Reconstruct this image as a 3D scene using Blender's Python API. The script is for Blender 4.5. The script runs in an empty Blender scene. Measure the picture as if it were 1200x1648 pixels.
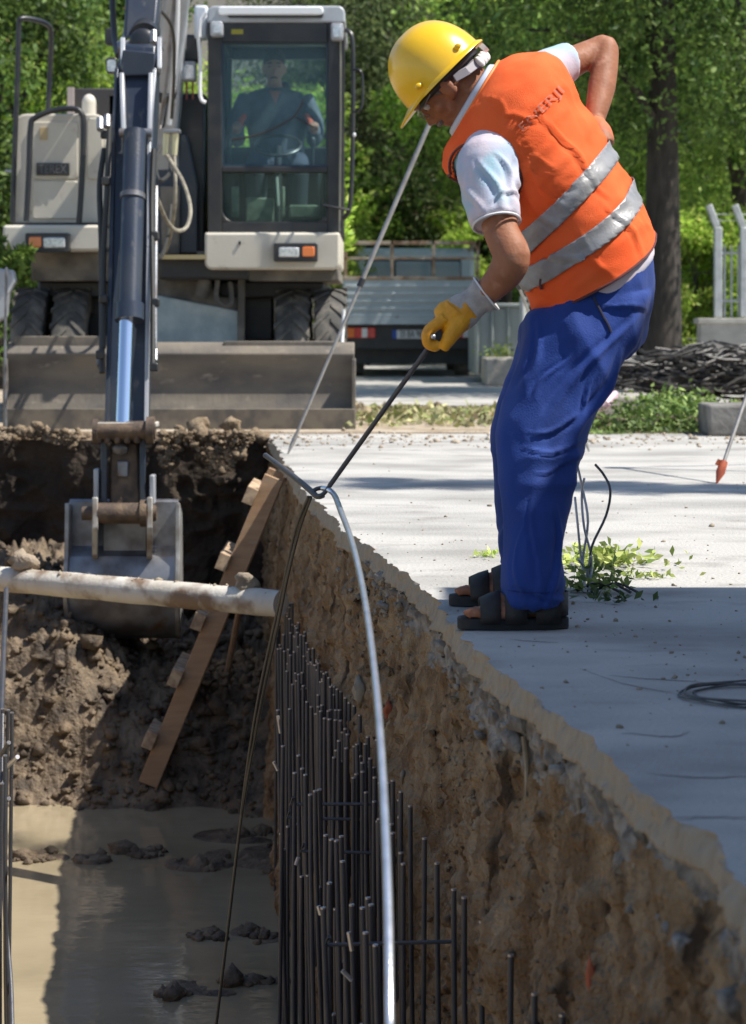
import bpy, bmesh, math, random
import numpy as np
from mathutils import Vector, Matrix, Quaternion

# ------------------------------------------------------------------ camera, world, sun, exposure
SC = bpy.context.scene
COL = SC.collection
F = 3600.0
CX, HY, CAMZ = 600.0, 505.0, 0.8
cam_d = bpy.data.cameras.new('camera')
cam = bpy.data.objects.new('camera', cam_d); COL.objects.link(cam)
cam.location = (0, 0, CAMZ); cam.rotation_euler = (math.radians(90), 0, 0)
cam_d.sensor_fit = 'VERTICAL'; cam_d.sensor_height = 24.0; cam_d.sensor_width = 24.0
cam_d.lens = 24.0 * F / 1648.0
cam_d.shift_y = -(824 - HY) / 1648.0
cam_d.clip_start = 0.05; cam_d.clip_end = 600
cam_d.dof.use_dof = True; cam_d.dof.focus_distance = 6.8; cam_d.dof.aperture_fstop = 4.0
SC.camera = cam

SUN_EL, SUN_TILT = math.radians(57), math.radians(12)
sunv = Vector((math.cos(SUN_TILT) * math.cos(SUN_EL), -math.sin(SUN_TILT) * math.cos(SUN_EL), math.sin(SUN_EL)))
world = bpy.data.worlds.new('World'); SC.world = world; world.use_nodes = True
wn = world.node_tree
sky = wn.nodes.new('ShaderNodeTexSky'); sky.sky_type = 'NISHITA'; sky.sun_disc = False
sky.sun_elevation = SUN_EL; sky.sun_rotation = math.radians(90) + SUN_TILT
sky.air_density = 1.0; sky.dust_density = .5; sky.ozone_density = 1.6
bg = wn.nodes['Background']; bg.inputs['Strength'].default_value = 0.11
wn.links.new(sky.outputs[0], bg.inputs[0])
sd = bpy.data.lights.new('sun', 'SUN'); sd.energy = 4.9; sd.angle = math.radians(0.53); sd.color = (1.0, 0.95, 0.87)
so = bpy.data.objects.new('sun', sd); COL.objects.link(so); so.location = (20, -5, 30)
so.rotation_mode = 'QUATERNION'; so.rotation_quaternion = sunv.to_track_quat('Z', 'Y')
SC.view_settings.view_transform = 'Standard'; SC.view_settings.look = 'None'
SC.view_settings.exposure = 0.6; SC.view_settings.gamma = 1.0; SC.view_settings.use_curve_mapping = False
SC.render.engine = 'CYCLES'
SC.cycles.max_bounces = 6; SC.cycles.transparent_max_bounces = 8; SC.cycles.use_denoising = True

random.seed(7); RNG = np.random.default_rng(11)
V = Vector
def pix(x, y, d):
    return V(((x - CX) * d / F, d, CAMZ - (y - HY) * d / F))

# ------------------------------------------------------------------ noise (numpy)
def _h(ix, iy, iz, s):
    h = (ix * 374761393 + iy * 668265263 + iz * 1440662683 + s * 974634777) & 0xffffffff
    h = ((h ^ (h >> 13)) * 1274126177) & 0xffffffff
    h = h ^ (h >> 16)
    return (h & 0xffffff) / float(0xffffff)
def vnoise(x, y, z, s=0):
    x = np.asarray(x, float); y = np.asarray(y, float) + 0 * x; z = np.asarray(z, float) + 0 * x
    ix = np.floor(x).astype(np.int64); iy = np.floor(y).astype(np.int64); iz = np.floor(z).astype(np.int64)
    fx = x - ix; fy = y - iy; fz = z - iz
    fx = fx * fx * (3 - 2 * fx); fy = fy * fy * (3 - 2 * fy); fz = fz * fz * (3 - 2 * fz)
    r = 0
    for a in (0, 1):
        for b in (0, 1):
            for c in (0, 1):
                w = (fx if a else 1 - fx) * (fy if b else 1 - fy) * (fz if c else 1 - fz)
                r = r + w * _h(ix + a, iy + b, iz + c, s)
    return r * 2 - 1
def fbm(x, y, z, oct=4, s=0, gain=.5):
    r = 0; a = 1.0; t = 0; f = 1.0
    for i in range(oct):
        r = r + a * vnoise(x * f, y * f, z * f, s + i * 17); t += a; a *= gain; f *= 2.03
    return r / t
def sstep(a, b, x):
    t = np.clip((x - a) / (b - a), 0, 1); return t * t * (3 - 2 * t)

# ------------------------------------------------------------------ materials
MATS = {}
def mat(name, col, rough=.6, metal=0, col2=None, scale=8, stretch=(1, 1, 1), mixpos=(.4, .6), bump=0, bscale=40,
        bstretch=(1, 1, 1), spec=.5, col3=None, scale3=60, pos3=(.6, .7), coat=0, detail=6, rough2=None, island=None,
        transl=0, wave=None, sheen=0):
    if name in MATS: return MATS[name]
    m = bpy.data.materials.new(name); m.use_nodes = True; MATS[name] = m
    nt = m.node_tree; N = nt.nodes; L = nt.links
    b = N['Principled BSDF']
    b.inputs['Roughness'].default_value = rough; b.inputs['Metallic'].default_value = metal
    b.inputs['Specular IOR Level'].default_value = spec; b.inputs['Coat Weight'].default_value = coat
    b.inputs['Coat Roughness'].default_value = .15
    b.inputs['Sheen Weight'].default_value = sheen
    tc = N.new('ShaderNodeTexCoord')
    def noise(sc, st, det=6, dist=0):
        mp = N.new('ShaderNodeMapping'); mp.inputs['Scale'].default_value = st
        L.new(tc.outputs['Object'], mp.inputs['Vector'])
        n = N.new('ShaderNodeTexNoise'); n.inputs['Scale'].default_value = sc; n.inputs['Detail'].default_value = det
        n.inputs['Distortion'].default_value = dist
        L.new(mp.outputs[0], n.inputs['Vector']); return n
    c4 = lambda c: (c[0], c[1], c[2], 1)
    out = None
    if col2 is not None:
        n = noise(scale, stretch, detail)
        r = N.new('ShaderNodeValToRGB'); r.color_ramp.elements[0].position = mixpos[0]; r.color_ramp.elements[1].position = mixpos[1]
        r.color_ramp.elements[0].color = c4(col); r.color_ramp.elements[1].color = c4(col2)
        L.new(n.outputs['Fac'], r.inputs[0]); out = r.outputs[0]
        if rough2 is not None:
            mr = N.new('ShaderNodeMapRange'); mr.inputs[1].default_value = mixpos[0]; mr.inputs[2].default_value = mixpos[1]
            mr.inputs[3].default_value = rough; mr.inputs[4].default_value = rough2
            L.new(n.outputs['Fac'], mr.inputs[0]); L.new(mr.outputs[0], b.inputs['Roughness'])
    if col3 is not None:
        n3 = noise(scale3, stretch, detail)
        r3 = N.new('ShaderNodeValToRGB'); r3.color_ramp.elements[0].position = pos3[0]; r3.color_ramp.elements[1].position = pos3[1]
        r3.color_ramp.elements[0].color = (0, 0, 0, 1); r3.color_ramp.elements[1].color = (1, 1, 1, 1)
        L.new(n3.outputs['Fac'], r3.inputs[0])
        mx = N.new('ShaderNodeMix'); mx.data_type = 'RGBA'
        L.new(r3.outputs[0], mx.inputs['Factor'])
        if out is not None: L.new(out, mx.inputs['A'])
        else: mx.inputs['A'].default_value = c4(col)
        mx.inputs['B'].default_value = c4(col3); out = mx.outputs['Result']
    if island is not None:
        g = N.new('ShaderNodeNewGeometry')
        ri = N.new('ShaderNodeValToRGB'); els = ri.color_ramp.elements
        els[0].color = c4(island[0]); els[1].color = c4(island[-1])
        for k, c in enumerate(island[1:-1]):
            e = els.new((k + 1) / (len(island) - 1)); e.color = c4(c)
        L.new(g.outputs['Random Per Island'], ri.inputs[0])
        nb_ = noise(1.1, (1, 1, 1), 3); mr = N.new('ShaderNodeMapRange'); mr.inputs[1].default_value = .35; mr.inputs[2].default_value = .65; mr.inputs[3].default_value = .6; mr.inputs[4].default_value = 1.9
        L.new(nb_.outputs['Fac'], mr.inputs[0]); vm = N.new('ShaderNodeVectorMath'); vm.operation = 'SCALE'; L.new(ri.outputs[0], vm.inputs[0]); L.new(mr.outputs[0], vm.inputs['Scale']); out = vm.outputs[0]
    if out is not None: L.new(out, b.inputs['Base Color'])
    else: b.inputs['Base Color'].default_value = c4(col)
    if bump:
        nb = noise(bscale, bstretch, 8)
        bp = N.new('ShaderNodeBump'); bp.inputs['Strength'].default_value = 1.0; bp.inputs['Distance'].default_value = bump
        L.new(nb.outputs['Fac'], bp.inputs['Height']); L.new(bp.outputs[0], b.inputs['Normal'])
        if wave:
            pass
    if transl:
        tr = N.new('ShaderNodeBsdfTranslucent'); ms = N.new('ShaderNodeMixShader'); ms.inputs[0].default_value = transl
        if out is not None: L.new(out, tr.inputs[0])
        else: tr.inputs[0].default_value = c4(col)
        L.new(b.outputs[0], ms.inputs[1]); L.new(tr.outputs[0], ms.inputs[2])
        L.new(ms.outputs[0], N['Material Output'].inputs['Surface'])
    return m
def glass(name, tint, rough=.02, alpha=.75, veil=None, vf=0):
    if name in MATS: return MATS[name]
    m = bpy.data.materials.new(name); m.use_nodes = True; MATS[name] = m
    nt = m.node_tree; N = nt.nodes; L = nt.links
    b = N['Principled BSDF']; b.inputs['Base Color'].default_value = (.02, .03, .035, 1); b.inputs['Roughness'].default_value = rough
    b.inputs['Specular IOR Level'].default_value = .8
    t = N.new('ShaderNodeBsdfTransparent'); t.inputs[0].default_value = (*tint, 1)
    ms = N.new('ShaderNodeMixShader'); ms.inputs[0].default_value = 1 - alpha
    L.new(t.outputs[0], ms.inputs[1]); L.new(b.outputs[0], ms.inputs[2])
    if veil:  # diffuse colour mixed in to paint a bright haze over the pane
        df = N.new('ShaderNodeBsdfDiffuse'); df.inputs[0].default_value = (*veil, 1); m3 = N.new('ShaderNodeMixShader'); m3.inputs[0].default_value = vf
        L.new(ms.outputs[0], m3.inputs[1]); L.new(df.outputs[0], m3.inputs[2]); L.new(m3.outputs[0], N['Material Output'].inputs['Surface']); return m
    L.new(ms.outputs[0], N['Material Output'].inputs['Surface'])
    return m

# ------------------------------------------------------------------ mesh building
class MB:
    def __init__(s): s.v = []; s.f = []
    def add(s, vs, fs):
        o = len(s.v); s.v += [tuple(v) for v in vs]; s.f += [tuple(i + o for i in f) for f in fs]; return s
    def box(s, a, b):
        x0, y0, z0 = [min(a[i], b[i]) for i in range(3)]; x1, y1, z1 = [max(a[i], b[i]) for i in range(3)]
        return s.add([(x0,y0,z0),(x1,y0,z0),(x1,y1,z0),(x0,y1,z0),(x0,y0,z1),(x1,y0,z1),(x1,y1,z1),(x0,y1,z1)],
                     [(0,3,2,1),(4,5,6,7),(0,1,5,4),(1,2,6,5),(2,3,7,6),(3,0,4,7)])
    def obox(s, c, ax, ay, az):
        c = V(c); ax = V(ax); ay = V(ay); az = V(az)
        vs = [c + sx * ax + sy * ay + sz * az for sz in (-1, 1) for sx, sy in ((-1,-1),(1,-1),(1,1),(-1,1))]
        return s.add(vs, [(0,3,2,1),(4,5,6,7),(0,1,5,4),(1,2,6,5),(2,3,7,6),(3,0,4,7)])
    def beam(s, p, q, w, h, up=(0,0,1)):
        p = V(p); q = V(q); d = (q - p); l = d.length; d.normalize()
        sd_ = d.cross(V(up)); 
        if sd_.length < 1e-4: sd_ = V((1,0,0))
        sd_.normalize(); u = sd_.cross(d)
        return s.obox((p + q) / 2, d * l / 2, sd_ * w / 2, u * h / 2)
    def loft(s, rings, cap=True, closed=True):
        n = len(rings[0]); vs = [v for r in rings for v in r]; fs = []
        m = n if closed else n - 1
        for i in range(len(rings) - 1):
            for j in range(m):
                a = i * n + j; b = i * n + (j + 1) % n
                fs.append((a, b, b + n, a + n))
        if cap and closed:
            fs.append(tuple(range(n - 1, -1, -1))); o = (len(rings) - 1) * n; fs.append(tuple(range(o, o + n)))
        return s.add(vs, fs)
    def tube(s, pts, r, seg=8, cap=True, smooth=0, flat=1.0):
        pts = [V(p) for p in pts]
        rs = list(r) if hasattr(r, '__len__') else [r] * len(pts)
        if smooth: pts, rs = catmull(pts, rs, smooth)
        rings = []; prev = None
        for i, p in enumerate(pts):
            t = (pts[min(i + 1, len(pts) - 1)] - pts[max(i - 1, 0)])
            if t.length < 1e-9: t = V((0, 0, 1))
            t.normalize()
            if prev is None:
                u = t.cross(V((0, 0, 1)))
                if u.length < .05: u = t.cross(V((1, 0, 0)))
            else:
                u = prev - t * prev.dot(t)
            u.normalize(); prev = u; w = t.cross(u)
            rings.append([p + (u * math.cos(2 * math.pi * k / seg) + w * flat * math.sin(2 * math.pi * k / seg)) * rs[i] for k in range(seg)])
        return s.loft(rings, cap)
    def cyl(s, p, q, r, r2=None, seg=16):
        return s.tube([p, q], [r, r if r2 is None else r2], seg)
    def ell(s, c, a, b, w, seg=20, rin=12):
        c = V(c); a = V(a); b = V(b); w = V(w); rings = []
        for i in range(1, rin):
            t = math.pi * i / rin
            rings.append([c + w * -math.cos(t) + (a * math.cos(2*math.pi*k/seg) + b * math.sin(2*math.pi*k/seg)) * math.sin(t) for k in range(seg)])
        o = len(s.v); s.loft(rings, False)
        lo = len(s.v); s.v += [tuple(c - w), tuple(c + w)]
        for k in range(seg):
            s.f.append((lo, o + (k + 1) % seg, o + k))
            e = o + (rin - 2) * seg; s.f.append((lo + 1, e + k, e + (k + 1) % seg))
        return s
    def prism(s, poly, ext):
        ext = V(ext); n = len(poly); p = [V(q) for q in poly]
        return s.add(p + [q + ext for q in p], [tuple(range(n - 1, -1, -1)), tuple(range(n, 2 * n))] +
                     [(i, (i + 1) % n, (i + 1) % n + n, i + n) for i in range(n)])
    def build(s, name, m, parent=None, smooth=False, bevel=0, ang=40, bseg=2):
        return link(name, s.v, s.f, m, parent, smooth, bevel, ang, bseg)
def catmull(pts, rs, n):
    P = [pts[0]] + pts + [pts[-1]]; R = [rs[0]] + rs + [rs[-1]]; o = []; ro = []
    for i in range(1, len(P) - 2):
        for k in range(n):
            t = k / n; a, b, c, d = P[i-1], P[i], P[i+1], P[i+2]
            o.append(0.5 * ((2*b) + (c-a)*t + (2*a-5*b+4*c-d)*t*t + (3*b-a-3*c+d)*t**3)); ro.append(R[i]*(1-t)+R[i+1]*t)
    o.append(pts[-1]); ro.append(rs[-1]); return o, ro
def world_loc(o):
    l = V((0, 0, 0))
    while o is not None: l += o.location; o = o.parent
    return l
def link(name, vs, fs, m, parent=None, smooth=False, bevel=0, ang=40, bseg=2):
    me = bpy.data.meshes.new(name)
    off = world_loc(parent) if parent else V((0, 0, 0))
    if isinstance(vs, np.ndarray):
        vs = vs - np.array(off); nv = len(vs); nf = len(fs); k = fs.shape[1]
        me.vertices.add(nv); me.vertices.foreach_set('co', vs.astype(np.float32).ravel())
        me.loops.add(nf * k); me.loops.foreach_set('vertex_index', fs.astype(np.int32).ravel())
        me.polygons.add(nf); me.polygons.foreach_set('loop_start', np.arange(0, nf * k, k, dtype=np.int32))
        me.update(calc_edges=True); me.validate()
    else:
        me.from_pydata([V(v) - off for v in vs], [], fs); me.update()
        bm = bmesh.new(); bm.from_mesh(me); bmesh.ops.recalc_face_normals(bm, faces=bm.faces); bm.to_mesh(me); bm.free()
    if m: me.materials.append(m)
    o = bpy.data.objects.new(name, me); COL.objects.link(o)
    if parent: o.parent = parent
    if smooth:
        me.polygons.foreach_set('use_smooth', [True] * len(me.polygons))
        if ang < 180: me.set_sharp_from_angle(angle=math.radians(ang))
    if bevel:
        b = o.modifiers.new('bevel', 'BEVEL'); b.width = bevel; b.segments = bseg; b.limit_method = 'ANGLE'; b.angle_limit = math.radians(35)
        if smooth is False:
            me.polygons.foreach_set('use_smooth', [True] * len(me.polygons)); me.set_sharp_from_angle(angle=math.radians(30)); b.harden_normals = False
    return o
def tag(o, label=None, cat=None, group=None, kind=None):
    if label: o['label'] = label
    if cat: o['category'] = cat
    if group: o['group'] = group
    if kind: o['kind'] = kind
    return o
def empty(name, loc, label, cat, group=None):
    o = bpy.data.objects.new(name, None); COL.objects.link(o); o.location = loc; o.empty_display_size = .1
    return tag(o, label, cat, group)
def gridfaces(n, m):
    i, j = np.meshgrid(np.arange(n - 1), np.arange(m - 1), indexing='ij'); a = (i * m + j).ravel()
    return np.stack([a, a + m, a + m + 1, a + 1], 1)
def grid(name, X, Y, Z, m, parent=None, smooth=True, flip=False):
    n, k = X.shape; f = gridfaces(n, k)
    if flip: f = f[:, ::-1]
    return link(name, np.stack([X.ravel(), Y.ravel(), Z.ravel()], 1), f, m, parent, smooth, ang=180)
def remesh(mb, name, m, voxel, parent=None, smooth_it=4, disp=None, fac=.6):
    """one continuous surface from overlapping lofts"""
    me = bpy.data.meshes.new(name); me.from_pydata(mb.v, [], mb.f); me.update()
    bm = bmesh.new(); bm.from_mesh(me); bmesh.ops.recalc_face_normals(bm, faces=bm.faces); bm.to_mesh(me); bm.free()
    t = bpy.data.objects.new('tmp', me); COL.objects.link(t)
    r = t.modifiers.new('r', 'REMESH'); r.mode = 'VOXEL'; r.voxel_size = voxel
    s_ = t.modifiers.new('s', 'SMOOTH'); s_.factor = fac; s_.iterations = smooth_it
    dg = bpy.context.evaluated_depsgraph_get(); me2 = bpy.data.meshes.new_from_object(t.evaluated_get(dg))
    nv = len(me2.vertices); co = np.empty(nv * 3, np.float32); me2.vertices.foreach_get('co', co); co = co.reshape(-1, 3).astype(float)
    if disp is not None:
        nn = np.empty(nv * 3, np.float32); me2.vertices.foreach_get('normal', nn); nn = nn.reshape(-1, 3)
        co = co + nn * disp(co, nn)[:, None]
    off = np.array(world_loc(parent)) if parent else 0
    me2.vertices.foreach_set('co', (co - off).astype(np.float32).ravel()); me2.update()
    me2.materials.clear(); me2.materials.append(m)
    me2.polygons.foreach_set('use_smooth', [True] * len(me2.polygons))
    bpy.data.objects.remove(t); bpy.data.meshes.remove(me)
    me2.name = name
    o = bpy.data.objects.new(name, me2); COL.objects.link(o)
    if parent: o.parent = parent
    return o
def copy_child(o, parent, loc=None):
    c = o.copy(); COL.objects.link(c); c.parent = parent
    if loc is not None: c.location = loc
    return c
_rocks = []
def rock_verts(seed, sub=1):
    bm = bmesh.new(); bmesh.ops.create_icosphere(bm, subdivisions=sub, radius=1)
    v = np.array([x.co[:] for x in bm.verts]); f = [[x.index for x in p.verts] for p in bm.faces]; bm.free()
    d = 1 + .5 * vnoise(v[:, 0] * 1.3 + seed * 7.1, v[:, 1] * 1.3, v[:, 2] * 1.3, seed) + .4 * vnoise(v[:, 0] * 3.3 + seed, v[:, 1] * 3, v[:, 2] * 3, seed + 3)
    return v * d[:, None], np.array(f)
ROCKS = [rock_verts(i, 1) for i in range(8)] ; ROCKS2 = [rock_verts(i + 20, 2) for i in range(6)]
def scatter(name, pts, sizes, m, parent=None, src=ROCKS, squash=.7):
    vs = []; fs = []; o = 0
    for i, (p, s_) in enumerate(zip(pts, sizes)):
        v, f = src[i % len(src)]
        a = RNG.uniform(0, 6.28); ca, sa = math.cos(a), math.sin(a)
        R = np.array([[ca, -sa, 0], [sa, ca, 0], [0, 0, 1]]); sc = np.array([1, RNG.uniform(.6, 1), squash * RNG.uniform(.7, 1.2)])
        vs.append((v * sc * s_) @ R.T + np.array(p)); fs.append(f + o); o += len(v)
    ob = link(name, np.concatenate(vs), np.concatenate(fs), m, parent, False)
    return ob
# ------------------------------------------------------------------ material set
M_conc = mat('pale_concrete', (.44, .425, .395), .92, 0, (.28, .27, .25), 1.3, (1, 1.6, 1), (.42, .66), .006, 70, col3=(.25, .235, .215), scale3=3.1, pos3=(.56, .78))
M_slab = mat('slab_edge', (.40, .325, .235), .95, 0, (.33, .265, .19), 9, (1, 4, .8), (.3, .7), .010, 60, (1, 2, .5), col3=(.19, .15, .11), scale3=18, pos3=(.62, .75))
M_dirt = mat('brown_dirt', (.25, .155, .082), 1, 0, (.48, .35, .215), 10, (1.4, 1.4, .7), (.36, .66), .040, 75, (1, 1, .75), spec=.15, col3=(.085, .055, .034), scale3=6, pos3=(.57, .68))
M_gravel = mat('grey_subbase', (.17, .145, .12), 1, 0, (.36, .33, .29), 26, (1, 1, .8), (.4, .65), .02, 45, spec=.2)
M_wet_shade = mat('shade_dark_wet_dirt', (.026, .019, .014), .85, 0, (.075, .055, .038), 4, (1, 1, 1), (.35, .7), .03, 22, spec=.35)  # wet dirt, its colour darkened to carry the end wall's shade
M_mud = mat('pit_mud', (.052, .037, .024), .65, 0, (.22, .16, .10), 8, (1, 1, 1), (.35, .7), .02, 40, spec=.4)
M_soil = mat('soil_strip', (.30, .23, .16), 1, 0, (.45, .39, .31), 3, (1, 1, 1), (.35, .65), .02, 30, spec=.2)
M_earth = mat('dug_earth', (.13, .092, .058), 1, 0, (.28, .215, .145), 14, (1, 1, 1), (.35, .65), .02, 40, spec=.2)
M_stone = mat('stone', (.33, .28, .21), .95, 0, (.22, .18, .13), 12, (1, 1, 1), (.4, .6), .01, 40)
M_leaf_litter = mat('leaf_green', (.1, .16, .03), .7, island=[(.05, .09, .02), (.14, .21, .04), (.30, .34, .10), (.08, .13, .03)], transl=.25)

# ------------------------------------------------------------------ trench geometry
ED = np.array([0.6, 3.11, 3.4, 3.67, 4.2, 5.05, 5.7, 6.47, 8.0, 9.76, 12.0, 14.8, 16.0])
EX = np.array([.60, .50, .53, .47, .41, .28, .205, .16, -.06, -.27, -.46, -.70, -.8])
def edge_x(d):
    d = np.asarray(d, float)
    x = np.interp(d, ED, EX)
    return x + .016 * vnoise(d * 2.3, 0, 0, 5) + .012 * vnoise(d * 9, 0, 0, 6) + .006 * vnoise(d * 27, 0, 0, 7) + .002 * vnoise(d * 80, 0, 0, 8)
TEND, TLEFT, TNEAR = 14.7, -3.6, 1.0
def end_y(x): return TEND + .10 * vnoise(np.asarray(x, float) * 1.7, 3, 0, 9) + .05 * vnoise(np.asarray(x, float) * 7, 3, 0, 12)
WZ = -1.8
def wall_off(d, z):
    """how far the cut face stands back (+x) or bulges (-x) at depth z"""
    o = .030 * vnoise(d * 1.7, z * 1.1, 0, 21) + .022 * vnoise(d * 7, z * 1.8, 2, 22) + .022 * vnoise(d * 11, z * 9, 1, 23)
    o = o + .016 * vnoise(d * 24, z * 19, 4, 24) + .012 * vnoise(d * 47, z * 40, 4, 25) + .008 * vnoise(d * 90, z * 80, 4, 30) - .009 * np.abs(vnoise(d * 19, z * 2.4, 6, 26)) - .018 * np.abs(vnoise(d * 11, z * 10, 8, 27)) + .03 * np.abs(vnoise(d * 4.1, z * 3.3, 9, 28)) * vnoise(d * 13, z * 8, 3, 29)
    return o
SLAB = .060
def build_wall():
    ds = [TNEAR]
    while ds[-1] < TEND + .3: ds.append(ds[-1] + max(.006, .0032 * ds[-1]))
    d = np.array(ds); z = -(np.linspace(0, 1, 300) ** 1.25) * 2.25 - SLAB + .004
    D, Z = np.meshgrid(d, z, indexing='ij')
    E = np.interp(D, ED, EX) + .016 * vnoise(D * 2.3, 0, 0, 5)
    lip = np.exp(-((-SLAB - Z) / .16))
    X = E + .045 - .16 * ((-Z) / 2.2) + wall_off(D, Z) * (1 - .45 * lip) - .022 * lip * (1 + vnoise(D * 14, Z * 14, 0, 31))
    o = grid('trench_wall', X, D, Z, M_dirt); tag(o, kind='structure')
    # the grey broken sub-base just under the slab is a material band of its own
    me = o.data; me.materials.append(M_gravel)
    n, k = X.shape
    zc = (Z[:-1, :-1] + Z[1:, 1:]) / 2; dc = D[:-1, :-1]
    band = (zc > -.17 - .07 * vnoise(dc * 5, 0, 0, 33) - .05 * vnoise(dc * 17, zc * 6, 0, 34)) & (dc < 7.5)
    band |= (vnoise(dc * 2.1, zc * 1.3, 0, 35) > .55) & (zc > -.65) & (dc < 5)
    me.polygons.foreach_set('material_index', band.ravel().astype(np.int32))
    return o
build_wall()

# slab / pavement on the right of the trench
ds = [TNEAR]
while ds[-1] < TEND + .2: ds.append(ds[-1] + max(.008, .0035 * ds[-1]))
d = np.array(ds); u = np.concatenate([np.linspace(0, .25, 6), np.linspace(.4, 4, 10), [8, 16, 30, 60]])
D, U = np.meshgrid(d, u, indexing='ij')
chip = .010 * np.clip(vnoise(D * 13, U * 20, 0, 41), 0, 1) * (U < .04)
pave = grid('pavement', edge_x(D) + U, D, 0 * D - chip, M_conc, flip=False); tag(pave, kind='structure')
zz = np.linspace(0, -SLAB, 9); D2, Z2 = np.meshgrid(d, zz, indexing='ij')
q = edge_x(D2) - .014 * (-Z2 / SLAB) + (.006 * vnoise(D2 * 60, Z2 * 30, 0, 43) + .009 * vnoise(D2 * 20, Z2 * 28, 0, 44) + .005 * vnoise(D2 * 110, Z2 * 90, 0, 48)) * (Z2 < -.004)
zb = Z2 * (1 + (.35 * vnoise(D2 * 5, 0, 0, 45) + .30 * vnoise(D2 * 17, 0, 0, 46) + .15 * vnoise(D2 * 49, 0, 0, 47)) * (Z2 < -.06))
X3 = np.concatenate([q, q[:, -1:] + .12], 1); Y3 = np.concatenate([D2, D2[:, -1:]], 1)
Z3 = np.concatenate([zb, zb[:, -1:]], 1); Z3[:, 0] = -chip[:, 0]
se = grid('pavement_edge', X3, Y3, Z3, M_slab, smooth=False); tag(se, kind='structure')

# ground beyond the trench end, left of it and behind the camera
def flat(name, x0, x1, y0, y1, z, m, nx=2, ny=2, fn=None):
    X, Y = np.meshgrid(np.linspace(x0, x1, nx), np.linspace(y0, y1, ny), indexing='ij')
    Z = X * 0 + z if fn is None else fn(X, Y)
    o = grid(name, X, Y, Z, m, flip=False); tag(o, kind='structure'); return o
flat('ground', TLEFT - 60, 90, TEND + .45, 320, -.004, M_soil)
# apron in front of the cut: follows the crumbling lip
xs = np.linspace(TLEFT - 1, 4.0, 420); vv = np.linspace(0, 1, 24)
XX, T = np.meshgrid(xs, vv, indexing='ij')
y0 = end_y(XX); YY = y0 + (TEND + .5 - y0) * T
ZZ = .0 + .05 * fbm(XX * 3, YY * 3, 0, 4, 51) * np.sin(np.clip(T, 0, 1) * np.pi) - .03 * (1 - T) ** 3 * 1
ZZ = np.where(XX > -.6, ZZ * .1 - .006, ZZ)
o = grid('ground_lip', XX, YY, ZZ, M_earth, flip=False); tag(o, kind='structure')
flat('ground_left', TLEFT - 60, TLEFT, -20, TEND + .5, 0, M_soil)
flat('ground_near', TLEFT, 60, -20, TNEAR, 0, M_conc)
flat('road', 0.0 - 3.2, 60, 19.4, 300, 0.003, M_conc)
# end wall of the trench
zs = np.linspace(0, 1, 150); XX, T = np.meshgrid(np.linspace(TLEFT - .2, -.2, 520), zs, indexing='ij')
ZZ = -.03 - T * 2.2
rel = .10 * fbm(XX * 2.2, ZZ * 2.2, 0, 5, 61) + .05 * np.abs(vnoise(XX * 9, ZZ * 9, 0, 62))
YY = end_y(XX) + .42 * np.minimum(T, .55) + (rel - .05) * np.clip(T * 8, 0, 1)  # upper face undercut to keep the sun off it
o = grid('trench_end_wall', XX, YY, ZZ, M_wet_shade, flip=True); tag(o, kind='structure')
# left wall, near wall
XX, T = np.meshgrid(np.linspace(TNEAR, TEND + .3, 160), np.linspace(0, 1, 40), indexing='ij')
o = grid('trench_left_wall', TLEFT + .3 * T + .08 * fbm(XX * 2, T * 4, 0, 4, 71), XX, -T * 2.25, M_dirt, flip=True); tag(o, kind='structure')
XX, T = np.meshgrid(np.linspace(TLEFT, .9, 60), np.linspace(0, 1, 20), indexing='ij')
o = grid('trench_near_wall', XX, TNEAR - .02 + .05 * fbm(XX * 2, T * 4, 0, 4, 72), -T * 2.25, M_dirt); tag(o, kind='structure')
# trench floor: mud under water, a mound of dug soil at the far left
def floor_z(X, Y):
    h = -1.93 + .05 * fbm(X * 1.3, Y * 1.3, 0, 3, 81) * .5
    rise = sstep(11.5, 12.7, Y + .25 * fbm(X * 1.5, Y, 0, 3, 82))
    h = h + rise * (.62 + .5 * sstep(-1.25, -2.0, X)) + .10 * rise * fbm(X * 4, Y * 4, 0, 4, 83)
    hump = np.exp(-(((X + 2.05) / .55) ** 2 + ((Y - 12.35) / .5) ** 2)); h = h + .30 * hump
    dip = np.exp(-(((Y - 11.95) / .16) ** 2)) * sstep(-1.3, -1.7, X); h = h - .16 * dip
    clod = np.abs(vnoise(X * 7, Y * 7, 0, 84)) + .8 * np.abs(vnoise(X * 17, Y * 17, 0, 85)) + .5 * np.abs(vnoise(X * 33, Y * 33, 0, 86))
    h = h + .095 * clod * rise - .015
    isl = 0 * X
    for (px, py, rx, ry, a) in ((55, 1382, .16, .10, .26), (150, 1385, .11, .06, .17), (225, 1376, .13, .07, .22), (320, 1392, .15, .1, .26),
                                (350, 1380, .06, .05, .20), (425, 1385, .12, .2, .22), (330, 1508, .09, .06, .21), (415, 1505, .13, .10, .27),
                                (270, 1602, .1, .05, .18), (300, 1590, .08, .05, .20), (395, 1345, .25, .12, .22), (440, 1290, .2, .3, .35),
                                (400, 1580, .22, .03, .16), (340, 1600, .10, .03, .16)):
        dd = (CAMZ - WZ) * F / (py - HY); x0 = (px - CX) * dd / F
        isl = np.maximum(isl, np.minimum(.45 * np.exp(-(((X - x0) / rx) ** 2 + ((Y - dd) / (ry * 1.3)) ** 2)), .148 + .022 * vnoise(X * 9, Y * 7, 0, 87)))
    return h + isl
XX, YY = np.meshgrid(np.linspace(TLEFT, .6, 420), np.concatenate([np.linspace(TNEAR, 7.6, 20), np.linspace(7.7, TEND + .5, 570)]), indexing='ij')
o = grid('trench_floor', XX, YY, floor_z(XX, YY), M_mud, flip=False); tag(o, kind='structure')
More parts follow.
